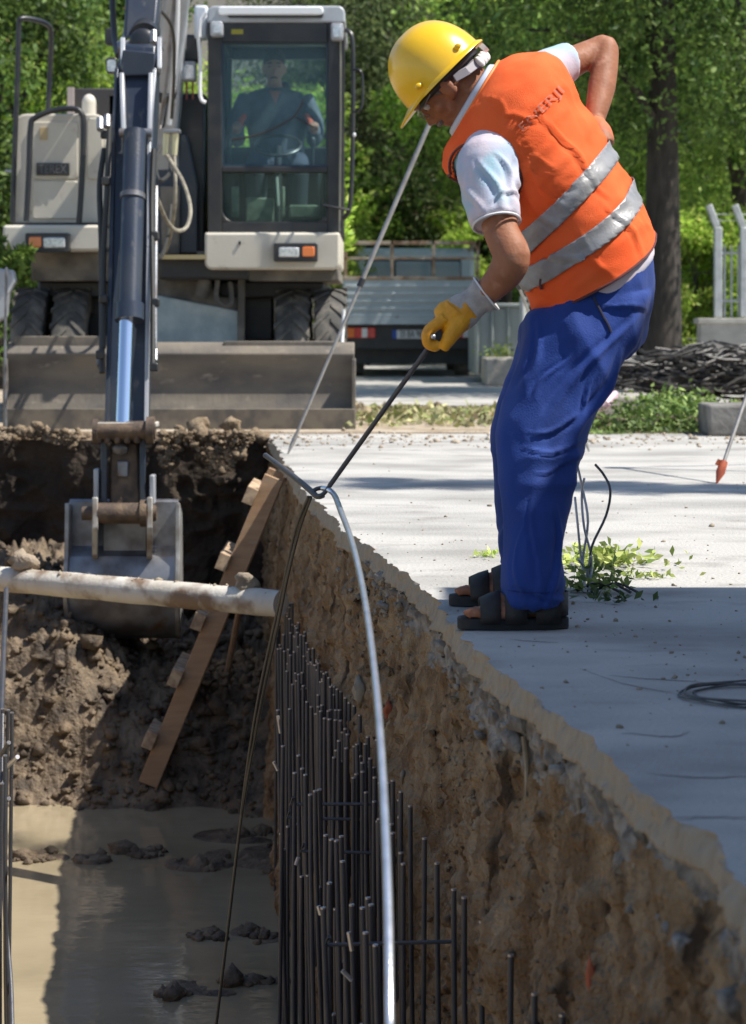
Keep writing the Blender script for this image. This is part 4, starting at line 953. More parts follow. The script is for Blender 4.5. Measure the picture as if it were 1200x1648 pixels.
# eyes
for s in (-1, 1):
    e = MB().ell(H(.078, .030 * s, -.002), f_ * .011, s_ * .012, u_ * .010, 12, 8).build('eye', mat('eye_white', (.6, .57, .53), .2), MAN, True)
    MB().ell(H(.087, .031 * s, -.004), f_ * .003, s_ * .005, u_ * .005, 10, 6).build('iris', mat('iris', (.03, .02, .015), .1), e, True)
    MB().tube([H(.088, .014 * s, .022), H(.086, .032 * s, .027), H(.072, .046 * s, .020)], [.0035, .004, .003], 6, smooth=2).build('eyebrow', M_hair, MAN, True)
# hair: band round the back and temples below the helmet
g = MB(); g.ell(H(-.022, 0, .014), f_ * .092, s_ * .079, u_ * .086, 28, 16)
g.ell(H(-.054, 0, -.030), f_ * .048, s_ * .064, u_ * .044)
for s in (-1, 1): g.ell(H(.030, .064 * s, .010), f_ * .016, s_ * .011, u_ * .030)
remesh(g, 'hair', M_hair, .0045, MAN, 2, lambda co, nn: .0015 * vnoise(co[:, 0] * 160, co[:, 1] * 160, co[:, 2] * 160, 3))
g = MB(); g.tube([H(.094, -.022, -.055), H(.099, 0, -.053), H(.094, .022, -.055)], [.005, .008, .005], 8, smooth=3); g.build('moustache', M_hair, MAN, True)
# helmet, tipped back from the brow
fh_, uh_ = V((-.70, 0, -.71)).normalized(), V((-.71, 0, .70)).normalized()
Mh = W(713, 122, .01)
def HP(f, s, u): return Mh + fh_ * f + s_ * s + uh_ * u
rings = []; n = 56
for i in range(19):
    t = i / 18 * math.pi / 2; r = math.cos(t) ** .86; h = math.sin(t) ** .94
    if i == 18: r = .02
    ring = []
    for k in range(n):
        a = 2 * math.pi * k / n; ca, sa = math.cos(a), math.sin(a)
        rf = .128 * (1 if ca > 0 else 1.0); hh = .150 * h
        rid = .0035 * math.exp(-((sa * r * .112) / .017) ** 4) * sstep(.15, .5, np.array(h)) * (1 if abs(ca) > .0 else 1)   # raised centre rib
        ring.append(HP(rf * r * ca, .112 * r * sa, hh + float(rid)))
    rings.append(ring)
lip = [[HP((.128 + e) * math.cos(2 * math.pi * k / n), (.112 + e) * math.sin(2 * math.pi * k / n), uu) for k in range(n)] for e, uu in ((.002, -.006), (.012, -.009), (.012, -.005), (.001, .004))]
g = MB(); g.loft(lip[:2] + lip[2:] + rings[0:1], False); g.loft(rings, True)
helm = g.build('helmet', M_helm, MAN, True, ang=60)
peak = []
for k in range(17):
    a = math.radians(-62 + 124 * k / 16); ca, sa = math.cos(a), math.sin(a); ext = .052 * max(0, math.cos(a * 1.42)) ** .8
    i_ = HP(.126 * ca, .110 * sa, .002); o_ = HP((.126) * ca + ext, .110 * sa * (1 + .1), -.018 * (ext / .052)); th_ = uh_ * .0035
    peak.append([i_ + th_, o_ + th_, o_ - th_ * .6 + fh_ * .001, i_ - th_])
g = MB(); g.loft(peak, True, True); g.build('helmet_peak', M_helm, helm, True, ang=50)
for fx in (.075, -.072):
    g = MB(); c = HP(fx, .100 if fx > 0 else .098, .022); g.ell(c, fh_ * .011, s_ * .006, uh_ * .008, 12, 8); g.build('helmet_slot', M_helm, helm, True)
# inner harness and ratchet band at the nape
g = MB(); g.loft([[HP(.112 * math.cos(2*math.pi*k/40), .096 * math.sin(2*math.pi*k/40), uu) for k in range(40)] for uu in (-.004, -.022)], False)
o = g.build('headband', M_black, helm, True); sm = o.modifiers.new('s', 'SOLIDIFY'); sm.thickness = .003
g = MB()
pts = [HP(-.006 + .0, .092, -.030), HP(-.045, .084, -.040), HP(-.085, .060, -.044), HP(-.108, .025, -.042), HP(-.112, 0, -.041), HP(-.108, -.025, -.042), HP(-.085, -.060, -.044), HP(-.045, -.084, -.040)]
for i in range(len(pts) - 1):
    a, b = pts[i], pts[i + 1]; g.beam(a, b + (b - a) * .08, .005, .024, uh_)
o = g.build('nape_strap', M_gplast, helm, bevel=.002)
g = MB()
for k in range(5):
    t = k / 4; c = HP(-.088 - .030 * math.sin(t * math.pi / 2), .060 * (1 - t) + .004, -.046 + .006 * t); g.ell(c, fh_ * .010 + s_ * .002, s_ * .010, uh_ * .017, 12, 8)
g.cyl(HP(-.118, .02, -.026), HP(-.132, .02, -.026), .014, seg=14)
g.build('ratchet', M_wp, helm, True)
# glasses
g = MB(); g.tube([H(-.002, .082, .004), H(.05, .076, .006), H(.088, .058, .004)], .0018, 6); g.tube([H(-.002, -.082, .004), H(.05, -.076, .006), H(.088, -.058, .004)], .0018, 6)
for s in (-1, 1): g.tube([H(.102 - .01 * (1 - math.cos(a)) * (1 if s * math.cos(a) > 0 else 0), s * (.034 + .024 * math.cos(a)), -.004 + .017 * math.sin(a)) for a in np.linspace(0, 2 * math.pi, 20)], .0014, 5)
g.tube([H(.104, -.010, .002), H(.106, .010, .002)], .0016, 5); g.build('glasses', mat('thin_metal', (.35, .33, .3), .3, .8), MAN, True)

# --- shirt: torso just inside the vest, sleeves, collar, tail
g = MB(); tr = torso_rings(-.012, 48, 3, 0, 12); g.loft(tr)
g.tube([W(815, 225, -.09), W(786, 262, -.165), W(787, 300, -.195), W(793, 330, -.218), W(798, 357, -.238)], [.080, .081, .075, .068, .062], 26, smooth=4, flat=.98)
g.tube([W(845, 160, .10), W(876, 122, .17), W(905, 104, .20), W(918, 99, .21)], [.07, .064, .053, .050], 22, smooth=4)
cf = lambda co: sstep(.02, .10, np.minimum(np.abs(co[:, 2]) + 1, 1))
shirt = remesh(g, 'tshirt', M_shirt, .0065, MAN, 4, lambda co, nn: folds(co, .0055, 9, 6, 5, 90) + .003 * fbm(co[:, 0] * 14, co[:, 1] * 14, co[:, 2] * 14, 3, 91) + (co[:, 1] < WD - .1) * (crease(co, (790, 255), (828, 340), .009, .010) + crease(co, (815, 262), (838, 320), .008, .009) + crease(co, (768, 262), (800, 352), .010, .009) + crease(co, (745, 285), (765, 360), .009, .007) + crease(co, (775, 330), (830, 318), .007, .006)))
def sleeve_hem(c, ax, r, name='sleeve_hem'):
    ax = ax.normalized(); u = ax.cross(V((0, 1, 0))).normalized(); w = ax.cross(u)
    return MB().tube([c + (u * math.cos(a) + w * .97 * math.sin(a)) * r for a in np.linspace(0, 2 * math.pi, 30)], .0035, 6, False).build(name, mat('hem_white', (.7, .7, .72), .8), shirt, True)
sleeve_hem(W(799, 360, -.240), W(798, 357, -.238) - W(793, 330, -.218), .061)
# collar strip of the shirt round the neck
cr_ = torso_rings(-.004, 48, 1, 11, 12 + 0) if False else [torso_rings(-.006, 48, 3)[-1]]
ring = cr_[0]; ctr = sum(ring, V((0, 0, 0))) / len(ring); ax = (W(728, 224) - W(800, 103)).cross(V((0, 1, 0))).normalized()
if ax.x > 0: ax = -ax
g = MB(); g.loft([[p for p in ring], [ctr + (p - ctr) * .93 + ax * .016 for p in ring], [ctr + (p - ctr) * .86 + ax * .020 for p in ring]], False)
o = g.build('shirt_collar', mat('collar_blue', (.50, .56, .68), .8), shirt, True, ang=180); sm = o.modifiers.new('s', 'SOLIDIFY'); sm.thickness = .004

# --- vest
vr = torso_rings(.004, 128, 9, 1, 12)
g = MB(); g.loft(vr, False)
vv_ = np.array([v for v in g.v]); ff_ = np.array(g.f)
nr, nc = len(vr), 128
me = bpy.data.meshes.new('t'); me.from_pydata(vv_.tolist(), [], ff_.tolist()); me.update()
nn = np.empty(len(vv_) * 3, np.float32); me.vertices.foreach_get('normal', nn); nn = nn.reshape(-1, 3); bpy.data.meshes.remove(me)
cen = vv_.reshape(nr, nc, 3).mean(1, keepdims=True).repeat(nc, 1).reshape(-1, 3)
if (nn * (vv_ - cen)).sum() < 0: nn = -nn
a_, b_, c_ = vv_[:, 0], vv_[:, 1], vv_[:, 2]
# drape: soft diagonal pulls from the armhole to the lower back, plus small crumples
t1 = a_ * .72 + c_ * .70; t2 = -a_ * .70 + c_ * .72
dd_ = .007 * (1 - 2 * np.abs(vnoise(t2 * 10 + .7 * vnoise(t1 * 4, b_ * 4, 0, 3), t1 * 2.2, b_ * 3, 101))) + .0045 * (1 - 2 * np.abs(vnoise(t2 * 22, t1 * 6, b_ * 8, 102))) + .0022 * fbm(a_ * 30, b_ * 30, c_ * 30, 3, 103)
rowi = np.repeat(np.arange(nr), nc); dd_ = dd_ * np.clip(rowi / 5, .5, 1) * np.clip((nr - 1 - rowi) / 5, .1, 1)
for p0, p1, wd, am in (((812, 238), (905, 345), .012, .013), ((852, 168), (935, 300), .013, .014), ((800, 205), (862, 196), .012, .010), ((880, 120), (950, 235), .012, .010), ((838, 300), (900, 395), .011, .012),
        ((850, 400), (960, 440), .012, .010), ((960, 330), (1030, 420), .013, .012), ((910, 380), (985, 455), .011, .010), ((866, 340), (930, 300), .010, .009), ((775, 160), (812, 205), .010, .009), ((842, 440), (880, 490), .010, .010),
        ((905, 250), (975, 330), .010, .010), ((830, 215), (880, 290), .007, .007), ((1000, 300), (1045, 375), .010, .009)):
    dd_ = dd_ + crease(vv_, p0, p1, wd * .5, am * .62)
vv_ = vv_ + nn * dd_[:, None]
# cut the armholes: drop faces whose centre lies inside the sleeve openings
fc = vv_[ff_].mean(1)
ah = np.array(W(784, 276, -.2)); keep = np.ones(len(ff_), bool)
px_im = CX + fc[:, 0] / fc[:, 1] * F; py_im = HY - (fc[:, 2] - CAMZ) / fc[:, 1] * F
near = fc[:, 1] < WD - .03
xr_ = (px_im - 782) * math.cos(.5) + (py_im - 279) * math.sin(.5); yr_ = -(px_im - 782) * math.sin(.5) + (py_im - 279) * math.cos(.5)
keep &= ~(near & ((xr_ / 58) ** 2 + (yr_ / 43) ** 2 < 1))
far = fc[:, 1] > WD + .08
keep &= ~(far & (((px_im - 884) / 30) ** 2 + ((py_im - 122) / 34) ** 2 < 1))
vest = link('vest', vv_, ff_[keep], M_vest, MAN, True, ang=180)
sm = vest.modifiers.new('s', 'SOLIDIFY'); sm.thickness = .003; sm.offset = 1
VEST_V, VEST_F = vv_, ff_
add_transl(M_vest, (.95, .12, .01), .12)
from mathutils.bvhtree import BVHTree
bvh = BVHTree.FromPolygons([V(v) for v in vv_], [tuple(f) for f in ff_])
camp = V((0, 0, CAMZ))
def on_vest(x, y, off=.004):
    dr = (pix(x, y, 1) - camp).normalized(); h = bvh.ray_cast(camp, dr)
    if h[0] is None: return None, None
    n_ = h[1]
    if n_.dot(dr) > 0: n_ = -n_
    return h[0] + n_ * off, n_
# reflective tapes: the vest cloth between two parallel planes, raised 2 mm
def tape(p0, p1, w, tilt=0.0):
    A = W(*p0); B = W(*p1); d = (B - A).normalized(); nrm = d.cross(V((0, 1, tilt)).normalized()).normalized()
    if nrm.z < 0: nrm = -nrm
    bm = bmesh.new(); me = bpy.data.meshes.new('t'); me.from_pydata(vv_.tolist(), [], ff_[keep].tolist()); bm.from_mesh(me); bpy.data.meshes.remove(me)
    for s in (1, -1):
        bmesh.ops.bisect_plane(bm, geom=bm.verts[:] + bm.edges[:] + bm.faces[:], plane_co=A + nrm * (s * w / 2), plane_no=nrm * s, clear_outer=True)
    bm.normal_update()
    cc = sum((v.co for v in bm.verts), V((0, 0, 0))) / max(len(bm.verts), 1)
    sg = 1 if sum(v.normal.dot(v.co - cc) for v in bm.verts) > 0 else -1
    for v in bm.verts: v.co += v.normal * sg * .0055 - world_loc(MAN)
    me = bpy.data.meshes.new('reflective_tape'); bm.to_mesh(me); bm.free(); me.materials.append(M_tape)
    me.polygons.foreach_set('use_smooth', [True] * len(me.polygons))
    o = bpy.data.objects.new('reflective_tape', me); COL.objects.link(o); o.parent = MAN
    sm = o.modifiers.new('s', 'SOLIDIFY'); sm.thickness = .0015; return o
tape((860, 372), (965, 262), .052, .05); tape((870, 418), (1000, 322), .052, .22)
def edge_tube(poly, r, name, m, off=.004, closed=False):
    pts = [on_vest(x, y, off)[0] for x, y in poly]; pts = [p for p in pts if p is not None]
    if closed: pts.append(pts[0])
    return MB().tube(pts, r, 6, smooth=4).build(name, m, vest, True)
M_pipe = mat('dark_piping', (.10, .03, .03), .7)
arm = []
for a in np.linspace(0, 2 * math.pi, 40, endpoint=False):
    X_ = 60.5 * math.cos(a); Y_ = 45.5 * math.sin(a); arm.append((782 + X_ * math.cos(.5) - Y_ * math.sin(.5), 279 + X_ * math.sin(.5) + Y_ * math.cos(.5)))
edge_tube(arm, .0035, 'armhole_piping', M_pipe, .003, True)
# hem and neck piping follow the cloth edge
MB().tube([V(v) for v in vv_[:128]] + [V(vv_[0])], .0035, 6, False).build('hem_piping', M_pipe, vest, True)
MB().tube([V(v) for v in vv_[-128:]] + [V(vv_[-128])], .0045, 6, False).build('neck_piping', mat('orange_piping', (.9, .25, .05), .6), vest, True)
edge_tube([(872, 448), (871, 456), (873, 466)], .005, 'zip_tab', M_pipe, .004)
# faint printed word across the back, partly washed out
def vest_text(body, x0, y0, x1, y1, hpx, m):
    n_ = len(body)
    cu = bpy.data.curves.new('back_print', 'FONT'); cu.body = body; cu.size = 1; cu.fill_mode = 'BOTH'; 
    ob = bpy.data.objects.new('tmp', cu); COL.objects.link(ob)
    dg = bpy.context.evaluated_depsgraph_get(); me = bpy.data.meshes.new_from_object(ob.evaluated_get(dg)); bpy.data.objects.remove(ob)
    bm = bmesh.new(); bm.from_mesh(me); bmesh.ops.triangulate(bm, faces=bm.faces); bmesh.ops.subdivide_edges(bm, edges=bm.edges, cuts=2, use_grid_fill=True)
    xs_ = [v.co.x for v in bm.verts]; x_a, x_b = min(xs_), max(xs_)
    dx, dy = x1 - x0, y1 - y0; L_ = math.hypot(dx, dy); nx, ny = dy / L_, -dx / L_
    if ny > 0: nx, ny = -nx, -ny
    bad = []
    for v in bm.verts:
        t = (v.co.x - x_a) / (x_b - x_a); h = v.co.y * hpx / .72
        p, _ = on_vest(x0 + dx * t + nx * h, y0 + dy * t + ny * h, .0052)
        if p is None: bad.append(v)
        else: v.co = p - world_loc(MAN)
    bmesh.ops.delete(bm, geom=bad, context='VERTS'); me2 = bpy.data.meshes.new('back_print'); bm.to_mesh(me2); bm.free(); me2.materials.append(m)
    o = bpy.data.objects.new('back_print', me2); COL.objects.link(o); o.parent = MAN; return o
vest_text('ENERJI', 842, 212, 906, 148, 15, mat('faded_grey_print', (.55, .17, .10), .7))

# --- trousers
def leg_rings(rows, n=28):
    return [[W((f + b) / 2, y, dy) + V((((b - f) / 2 / S) * math.copysign(abs(math.cos(a)) ** .9, math.cos(a)), wd * math.copysign(abs(math.sin(a)) ** .9, math.sin(a)), tl * math.cos(a) * (b - f) / 2 / S)) for a in np.linspace(0, 2 * math.pi, n, endpoint=False)] for (y, f, b, dy, wd, tl) in rows]
g = MB()
g.loft(leg_rings([(452, 858, 1042, 0, .165, .55), (480, 848, 1046, 0, .172, .35), (510, 838, 1042, 0, .178, .15), (545, 832, 1028, 0, .17, 0), (575, 840, 1010, 0, .14, 0)], 40))
g.loft(leg_rings([(490, 856, 1044, -.075, .098, .2), (540, 838, 1026, -.088, .105, .05), (600, 828, 988, -.105, .102, 0), (650, 816, 957, -.125, .096, 0), (700, 808, 938, -.15, .090, 0), (760, 811, 927, -.18, .082, 0), (820, 814, 912, -.205, .077, 0), (880, 817, 901, -.225, .072, 0), (930, 817, 899, -.24, .070, 0), (962, 816, 902, -.245, .070, 0), (972, 817, 902, -.25, .070, 0)]))
g.loft(leg_rings([(490, 850, 1036, .075, .098, .2), (540, 832, 1012, .088, .102, .05), (600, 816, 968, .105, .098, 0), (650, 802, 942, .13, .092, 0), (705, 793, 925, .16, .088, 0), (760, 797, 910, .19, .082, 0), (820, 803, 900, .205, .08, 0), (880, 808, 892, .22, .076, 0), (925, 812, 888, .225, .074, 0), (944, 814, 888, .225, .072, 0)]))
def pdisp(co, nn):
    z = co[:, 2]
    d_ = folds(co, .0085, 8, 6, 2.6, 120) + folds(co, .006, 17, 12, 4.5, 121) + .0025 * fbm(co[:, 0] * 20, co[:, 1] * 20, co[:, 2] * 14, 3, 122)
    kz = np.exp(-((z - .45) / .12) ** 2) + np.exp(-((z - .13) / .07) ** 2) + .8 * np.exp(-((z - .78) / .1) ** 2)
    d_ = d_ + kz * folds(co, .007, 3.5, 3, 15, 123)
    for p0, p1, wd, am in (((1010, 500), (850, 690), .018, .014), ((985, 560), (905, 720), .015, .014), ((870, 520), (828, 640), .014, .010), ((905, 560), (850, 640), .010, .009), ((835, 690), (925, 668), .010, .010), ((830, 715), (932, 708), .009, .011),
            ((845, 745), (925, 735), .008, .008), ((850, 780), (846, 945), .012, .011), ((884, 800), (872, 960), .011, .011), ((828, 820), (826, 950), .009, .008), ((812, 925), (905, 940), .008, .009), ((815, 950), (900, 952), .007, .008), ((940, 480), (1030, 505), .010, .009), ((950, 600), (900, 690), .010, .010)):
        d_ = d_ + crease(co, p0, p1, wd * .6, am * .8)
    return d_
pants = remesh(g, 'trousers', M_pants, .0068, MAN, 5, pdisp)
# pocket welt: projected line
bp_ = BVHTree.FromObject(pants, bpy.context.evaluated_depsgraph_get()) if False else None
dg = bpy.context.evaluated_depsgraph_get(); pm = pants.data; off_ = world_loc(MAN)
bp_ = BVHTree.FromPolygons([v.co + off_ for v in pm.vertices], [tuple(p.vertices) for p in pm.polygons])
def on_pants(x, y, off=.003):
    dr = (pix(x, y, 1) - camp).normalized(); h = bp_.ray_cast(camp, dr)
    return None if h[0] is None else h[0] - dr * off
pts = [on_pants(x, y) for x, y in ((955, 478), (962, 492), (970, 508), (978, 522), (983, 535))]; pts = [p for p in pts if p]
MB().tube(pts, .0036, 6, smooth=3).build('pocket_seam', mat('dark_welt', (.02, .022, .05), .7), pants, True)
for nm, ln in (('hem_seam', ((818, 950), (840, 953), (862, 954), (884, 953), (898, 950))),):
    pts = [on_pants(x, y, .0) for x, y in ln]; pts = [p for p in pts if p]
    MB().tube(pts, .0017, 5, smooth=4).build(nm, mat('seam_blue', (.006, .02, .12), .9), pants, True)
# --- gloved near hand holding the cranked end of the bar
GP = lambda x, y, dy: W(x, y, dy)
AXH = W(699, 544, -.20)                     # handle axis passes here, running in Y
g = MB()
g.tube([GP(757, 492, -.213), GP(742, 503, -.208), GP(722, 515, -.203), GP(708, 522, -.20)], [.034, .040, .044, .034], 18, smooth=3, flat=1.15)
for k in range(4):
    yy = -.238 + .0245 * k + .0; r = (.0148, .0152, .0145, .013)[k]; L_ = (0, 1.5, 1, -2)[k]
    g.tube([GP(716, 512, yy), GP(705 - L_, 521, yy), GP(694 - L_, 529, yy), GP(688 - L_, 541, yy), GP(691 - L_, 553, yy), GP(700, 558, yy + .001), GP(707, 551, yy + .002)], [r * 1.1, r * 1.05, r, r, r * .95, r * .9, r * .8], 12, smooth=3)
g.tube([GP(742, 512, -.222), GP(730, 532, -.238), GP(720, 549, -.246), GP(713, 562, -.240)], [.028, .024, .018, .012], 14, smooth=3)
g.tube([GP(736, 500, -.212), GP(722, 516, -.212), GP(711, 526, -.215)], [.040, .036, .022], 16, smooth=3)
glove = remesh(g, 'glove', M_glove, .0026, MAN, 3, lambda co, nn: .0012 * fbm(co[:, 0] * 60, co[:, 1] * 60, co[:, 2] * 60, 3, 130))
g = MB()
rr = []
Aw = GP(772, 480, -.216); Bw = GP(738, 506, -.208); axw = (Aw - Bw).normalized(); uw = axw.cross(V((0, 1, 0))).normalized(); ww = axw.cross(uw)
for t, r in ((-.15, .038), (.05, .0435), (.3, .043), (.6, .037), (.85, .036), (1.05, .040), (1.30, .047)):
    c = Bw + (Aw - Bw) * t; rr.append([c + uw * r * math.cos(a) * 1.08 + ww * r * .85 * math.sin(a) for a in np.linspace(0, 2 * math.pi, 28, endpoint=False)])
g.loft(rr, False); cuff = g.build('glove_cuff', M_knit, MAN, True, ang=180); sm = cuff.modifiers.new('s', 'SOLIDIFY'); sm.thickness = .003
MB().tube([c_ for c_ in rr[-1]] + [rr[-1][0]], .0028, 6, False).build('cuff_trim', mat('hem_white', (.7, .7, .72)), cuff, True)
c = Bw + (Aw - Bw) * 1.28
rr = [[Bw + (Aw - Bw) * t + uw * .0305 * math.cos(a) + ww * .028 * math.sin(a) for a in np.linspace(0, 2 * math.pi, 24, endpoint=False)] for t in (1.12, 1.20, 1.45, 1.60)]
g = MB(); g.loft(rr, False); o = g.build('watch_strap', M_black, MAN, True); sm = o.modifiers.new('s', 'SOLIDIFY'); sm.thickness = .004; sm.offset = 1
g = MB()
g.tube([W(955, 202, .09), W(963, 216, .058)], [.033, .038], 16); g.tube([W(963, 216, .058), W(968, 230, .04)], [.038, .036], 14)
for k, (dx, l) in enumerate(((-9, 30), (-3, 36), (3, 34), (9, 27))):
    g.tube([W(968 + dx * .6, 232, .038), W(964 + dx, 234 + l * .5, .032), W(962 + dx, 234 + l, .036)], [.014, .012, .010], 8, smooth=2)
remesh(g, 'far_glove', mat('orange_glove', (.62, .15, .05), .7, 0, (.5, .12, .05), 20), .004, MAN, 2)

# --- sandals
for (ax, d, nm) in ((*FTn, 'near'), (*FTf, 'far')):
    out = []
    for t in np.linspace(0, 2 * math.pi, 40, endpoint=False):
        cx_ = ax - .085; x = cx_ + .142 * math.cos(t); w = .044 + .010 * (1 if math.cos(t) < 0 else -.3) * abs(math.cos(t)) ** .5 * 1
        out.append(V((x, d - .001 + w * math.copysign(abs(math.sin(t)) ** .7, math.sin(t)), .0)))
    sn = MB().prism(out, (0, 0, .030)).build('sandal', M_sole, MAN, bevel=.004)
    def strap(x0, x1, top0, top1, name='strap', half=.045):
        g = MB(); rs_ = []
        for x, tp in ((x0, top0), ((x0 + x1) / 2, (top0 + top1) / 2 + .002), (x1, top1)):
            rs_.append([V((ax + x, d - half * math.cos(a), .018 + (tp - .018) * math.sin(a) ** .75)) for a in np.linspace(0, math.pi, 17)])
        g.loft(rs_, False, closed=False); o = g.build(name, M_leather, sn, True, ang=180); s2 = o.modifiers.new('s', 'SOLIDIFY'); s2.thickness = .004; s2.offset = 1
    strap(-.170, -.118, .074, .094, half=.058); strap(-.108, -.052, .098, .118, half=.056); strap(-.030, .034, .125, .118, half=.053)
    g = MB(); g.loft([[V((ax + .006 + .046 * math.cos(a), d + .047 * math.sin(a), z)) for a in np.linspace(-1.35, 1.35, 15)] for z in (.035, .06, .095)], False, closed=False)
    o = g.build('heel_strap', M_leather, sn, True, ang=180); s2 = o.modifiers.new('s', 'SOLIDIFY'); s2.thickness = .004; s2.offset = 1
    g = MB()
    for yy in (-.043, .043): g.beam(V((ax - .125, d + yy, .050)), V((ax + .02, d + yy, .052)), .004, .020)
    g.build('side_strap', M_leather, sn, bevel=.001)
# ------------------------------------------------------------------ bars in the trench
M_rebar = mat('rebar_dark', (.075, .080, .092), .5, .5, (.12, .11, .105), 14, (1, 1, .4), (.4, .7), .0015, 160, (1, 1, 3))
M_bright = mat('bright_bent_steel', (.80, .82, .86), .28, .85, (.62, .64, .68), 20, (1, 1, 1), (.4, .7), .001, 120)
M_barend = mat('cut_bar_end', (.5, .5, .52), .35, .8)
def bar_mesh(name, L_, r, bend, seed, m=M_rebar):
    rr = random.Random(seed); g = MB(); pts = []
    for t in (0, .003, .125, .25, .375, .5, .625, .75, .875, 1):
        pts.append(V((bend[0] * t * t, bend[1] * t * t, -L_ * t)))
    g.tube(pts, r, 8); me = bpy.data.meshes.new(name); me.from_pydata([tuple(v) for v in g.v], [], g.f); me.update(); me.materials.append(m); me.materials.append(M_barend)
    for p in me.polygons:
        if p.center.z > -.004: p.material_index = 1
    me.polygons.foreach_set('use_smooth', [True] * len(me.polygons)); me.set_sharp_from_angle(angle=math.radians(50)); return me
def cage(loc, label):
    return empty('rebar_cage', loc, label, 'rebar', None)
CG = cage((-.1, 6.5, WZ), 'long row of dark upright reinforcing bars along the right wall of the trench')
meshes = [bar_mesh('rebar', 1.45, .0068, b, i) for i, b in enumerate(((.02, 0), (.045, .02), (-.01, .03), (.03, -.03), (.06, 0)))]
rb = random.Random(5)
def put_bar(x, y, z, i, cg, par_name='rebar', rot=(0, 0)):
    o = bpy.data.objects.new('rebar', meshes[i % 5]); COL.objects.link(o); o.parent = cg
    o.location = V((x, y, z)) - cg.location; o.rotation_euler = (rot[0], rot[1], 0)
# wall-side row: tops follow the picture
tops = [(905, 1632), (860, 1598), (822, 1536), (775, 1482), (747, 1443), (730, 1430), (703, 1388), (683, 1348), (660, 1296), (645, 1273), (632, 1255), (606, 1190), (592, 1185), (588, 1196), (579, 1150), (570, 1135), (562, 1130), (556, 1122), (549, 1112), (543, 1108), (538, 1104)]
def zt_depth(y, z=-.56): return (CAMZ - z) * F / (y - HY)
for i, (x, y) in enumerate(tops):
    d = zt_depth(y); p = pix(x, y, d); put_bar(p.x, d, p.z, i, CG, rot=(rb.uniform(-.006, .006), rb.uniform(-.004, .010)))
d = 6.4; i = 0
while d < 8.05:
    x = float(np.interp(d, ED, EX)) - .085 + rb.uniform(-.012, .012)
    put_bar(x, d, -.60 + rb.uniform(-.05, .02), i, CG, rot=(rb.uniform(-.006, .006), rb.uniform(-.015, .008))); d += rb.uniform(.05, .09); i += 1
d = 8.05; i = 0
while d < 10.4:
    x = float(np.interp(d, ED, EX)) - .075 + rb.uniform(-.014, .014)
    put_bar(x, d, -.56 + rb.uniform(-.06, .05) + (.04 if d > 10 else 0), i, CG, rot=(rb.uniform(-.006, .006), rb.uniform(-.02, .008)))
    d += rb.uniform(.022, .05); i += 1
# inner row with hooks and ties
inner = [(447, 1142), (466, 1140), (480, 1215), (474, 1243), (486, 1236), (491, 1246), (499, 1278), (507, 1272), (514, 1270), (524, 1343), (533, 1350), (541, 1352), (549, 1345), (566, 1455), (583, 1460), (592, 1444), (597, 1455), (588, 1500), (604, 1520), (551, 1385), (455, 1200), (530, 1420), (520, 1460)]
for i, (x, y) in enumerate(inner):
    d = zt_depth(y, -.60); p = pix(x, y, d); put_bar(p.x, d, p.z, i + 2, CG, rot=(rb.uniform(-.01, .01), rb.uniform(-.03, .012)))
d = 5.2; i = 0
while d < 7.7:
    x = float(np.interp(d, ED, EX)) - .29 + rb.uniform(-.03, .03)
    put_bar(x, d, -.92 + rb.uniform(-.10, .05), i, CG, rot=(rb.uniform(-.012, .012), rb.uniform(-.02, .015))); d += rb.uniform(.06, .13); i += 1
# long horizontal bars and cross ties
for z in ():
    for off in (-.085, -.29):
        pts = [V((float(np.interp(dd, ED, EX)) + off + rb.uniform(-.01, .01), dd, z + rb.uniform(-.015, .015))) for dd in np.linspace(4.9 if off < -.2 else 4.5, 10.2, 12)]
        if off < -.2: MB().tube(pts, .0058, 7).build('rebar', M_rebar, CG, True)
for k in range(5):
    d = rb.uniform(5.1, 7.6); z = rb.choice((-.70, -.82, -1.12, -1.55)) + rb.uniform(-.03, .03); xe = float(np.interp(d, ED, EX))
    a = V((xe - .33 - rb.uniform(0, .04), d, z)); b = V((xe - .06, d + rb.uniform(-.02, .02), z + rb.uniform(-.01, .01)))
    MB().tube([a + V((.012, -.03, .028)), a, (a + b) / 2, b], .0048, 7).build('tie_bar', M_rebar, CG, True)
# bright nicks: short hooked ends that catch the light
for (x, y, x2, y2, d) in ((447, 1152, 451, 1180, 7.4), (480, 1380, 476, 1392, 5.9), (512, 1458, 516, 1472, 5.5), (550, 1562, 566, 1578, 5.1), (440, 1226, 447, 1240, 7.1), (561, 1500, 566, 1530, 5.2)):
    MB().tube([pix(x, y, d), pix(x2, y2, d)], .0055, 7).build('tie_end', M_barend, CG, True)

d = 5.9; i = 0
while d < 10.3:
    x = float(np.interp(d, ED, EX)) - .125 + rb.uniform(-.02, .02)
    put_bar(x, d, -.60 + rb.uniform(-.10, .02), i, CG, rot=(rb.uniform(-.008, .008), rb.uniform(-.015, .01))); d += rb.uniform(.05, .10); i += 1
CG2 = cage((-1.5, 8, WZ), 'dark tied reinforcing bars at the left frame edge, standing in the trench water')
for i, (x, y, z) in enumerate(((4, 1140, -.6), (13, 1142, -.6), (19, 1146, -.6), (-4, 1200, -.6), (8, 1215, -.6), (-12, 1150, -.6), (-20, 1180, -.6), (3, 1260, -.62))):
    d = zt_depth(y, z); p = pix(x, y, d); put_bar(p.x, d, p.z, i, CG2, rot=(rb.uniform(-.01, .01), rb.uniform(-.0, .035)))
MB().tube([pix(10, 948, 9.6), pix(6, 1040, 9.0), pix(2, 1140, 8.4), pix(-4, 1230, 8.0)], .011, 8, smooth=4).build('rebar', M_rebar, CG2, True)
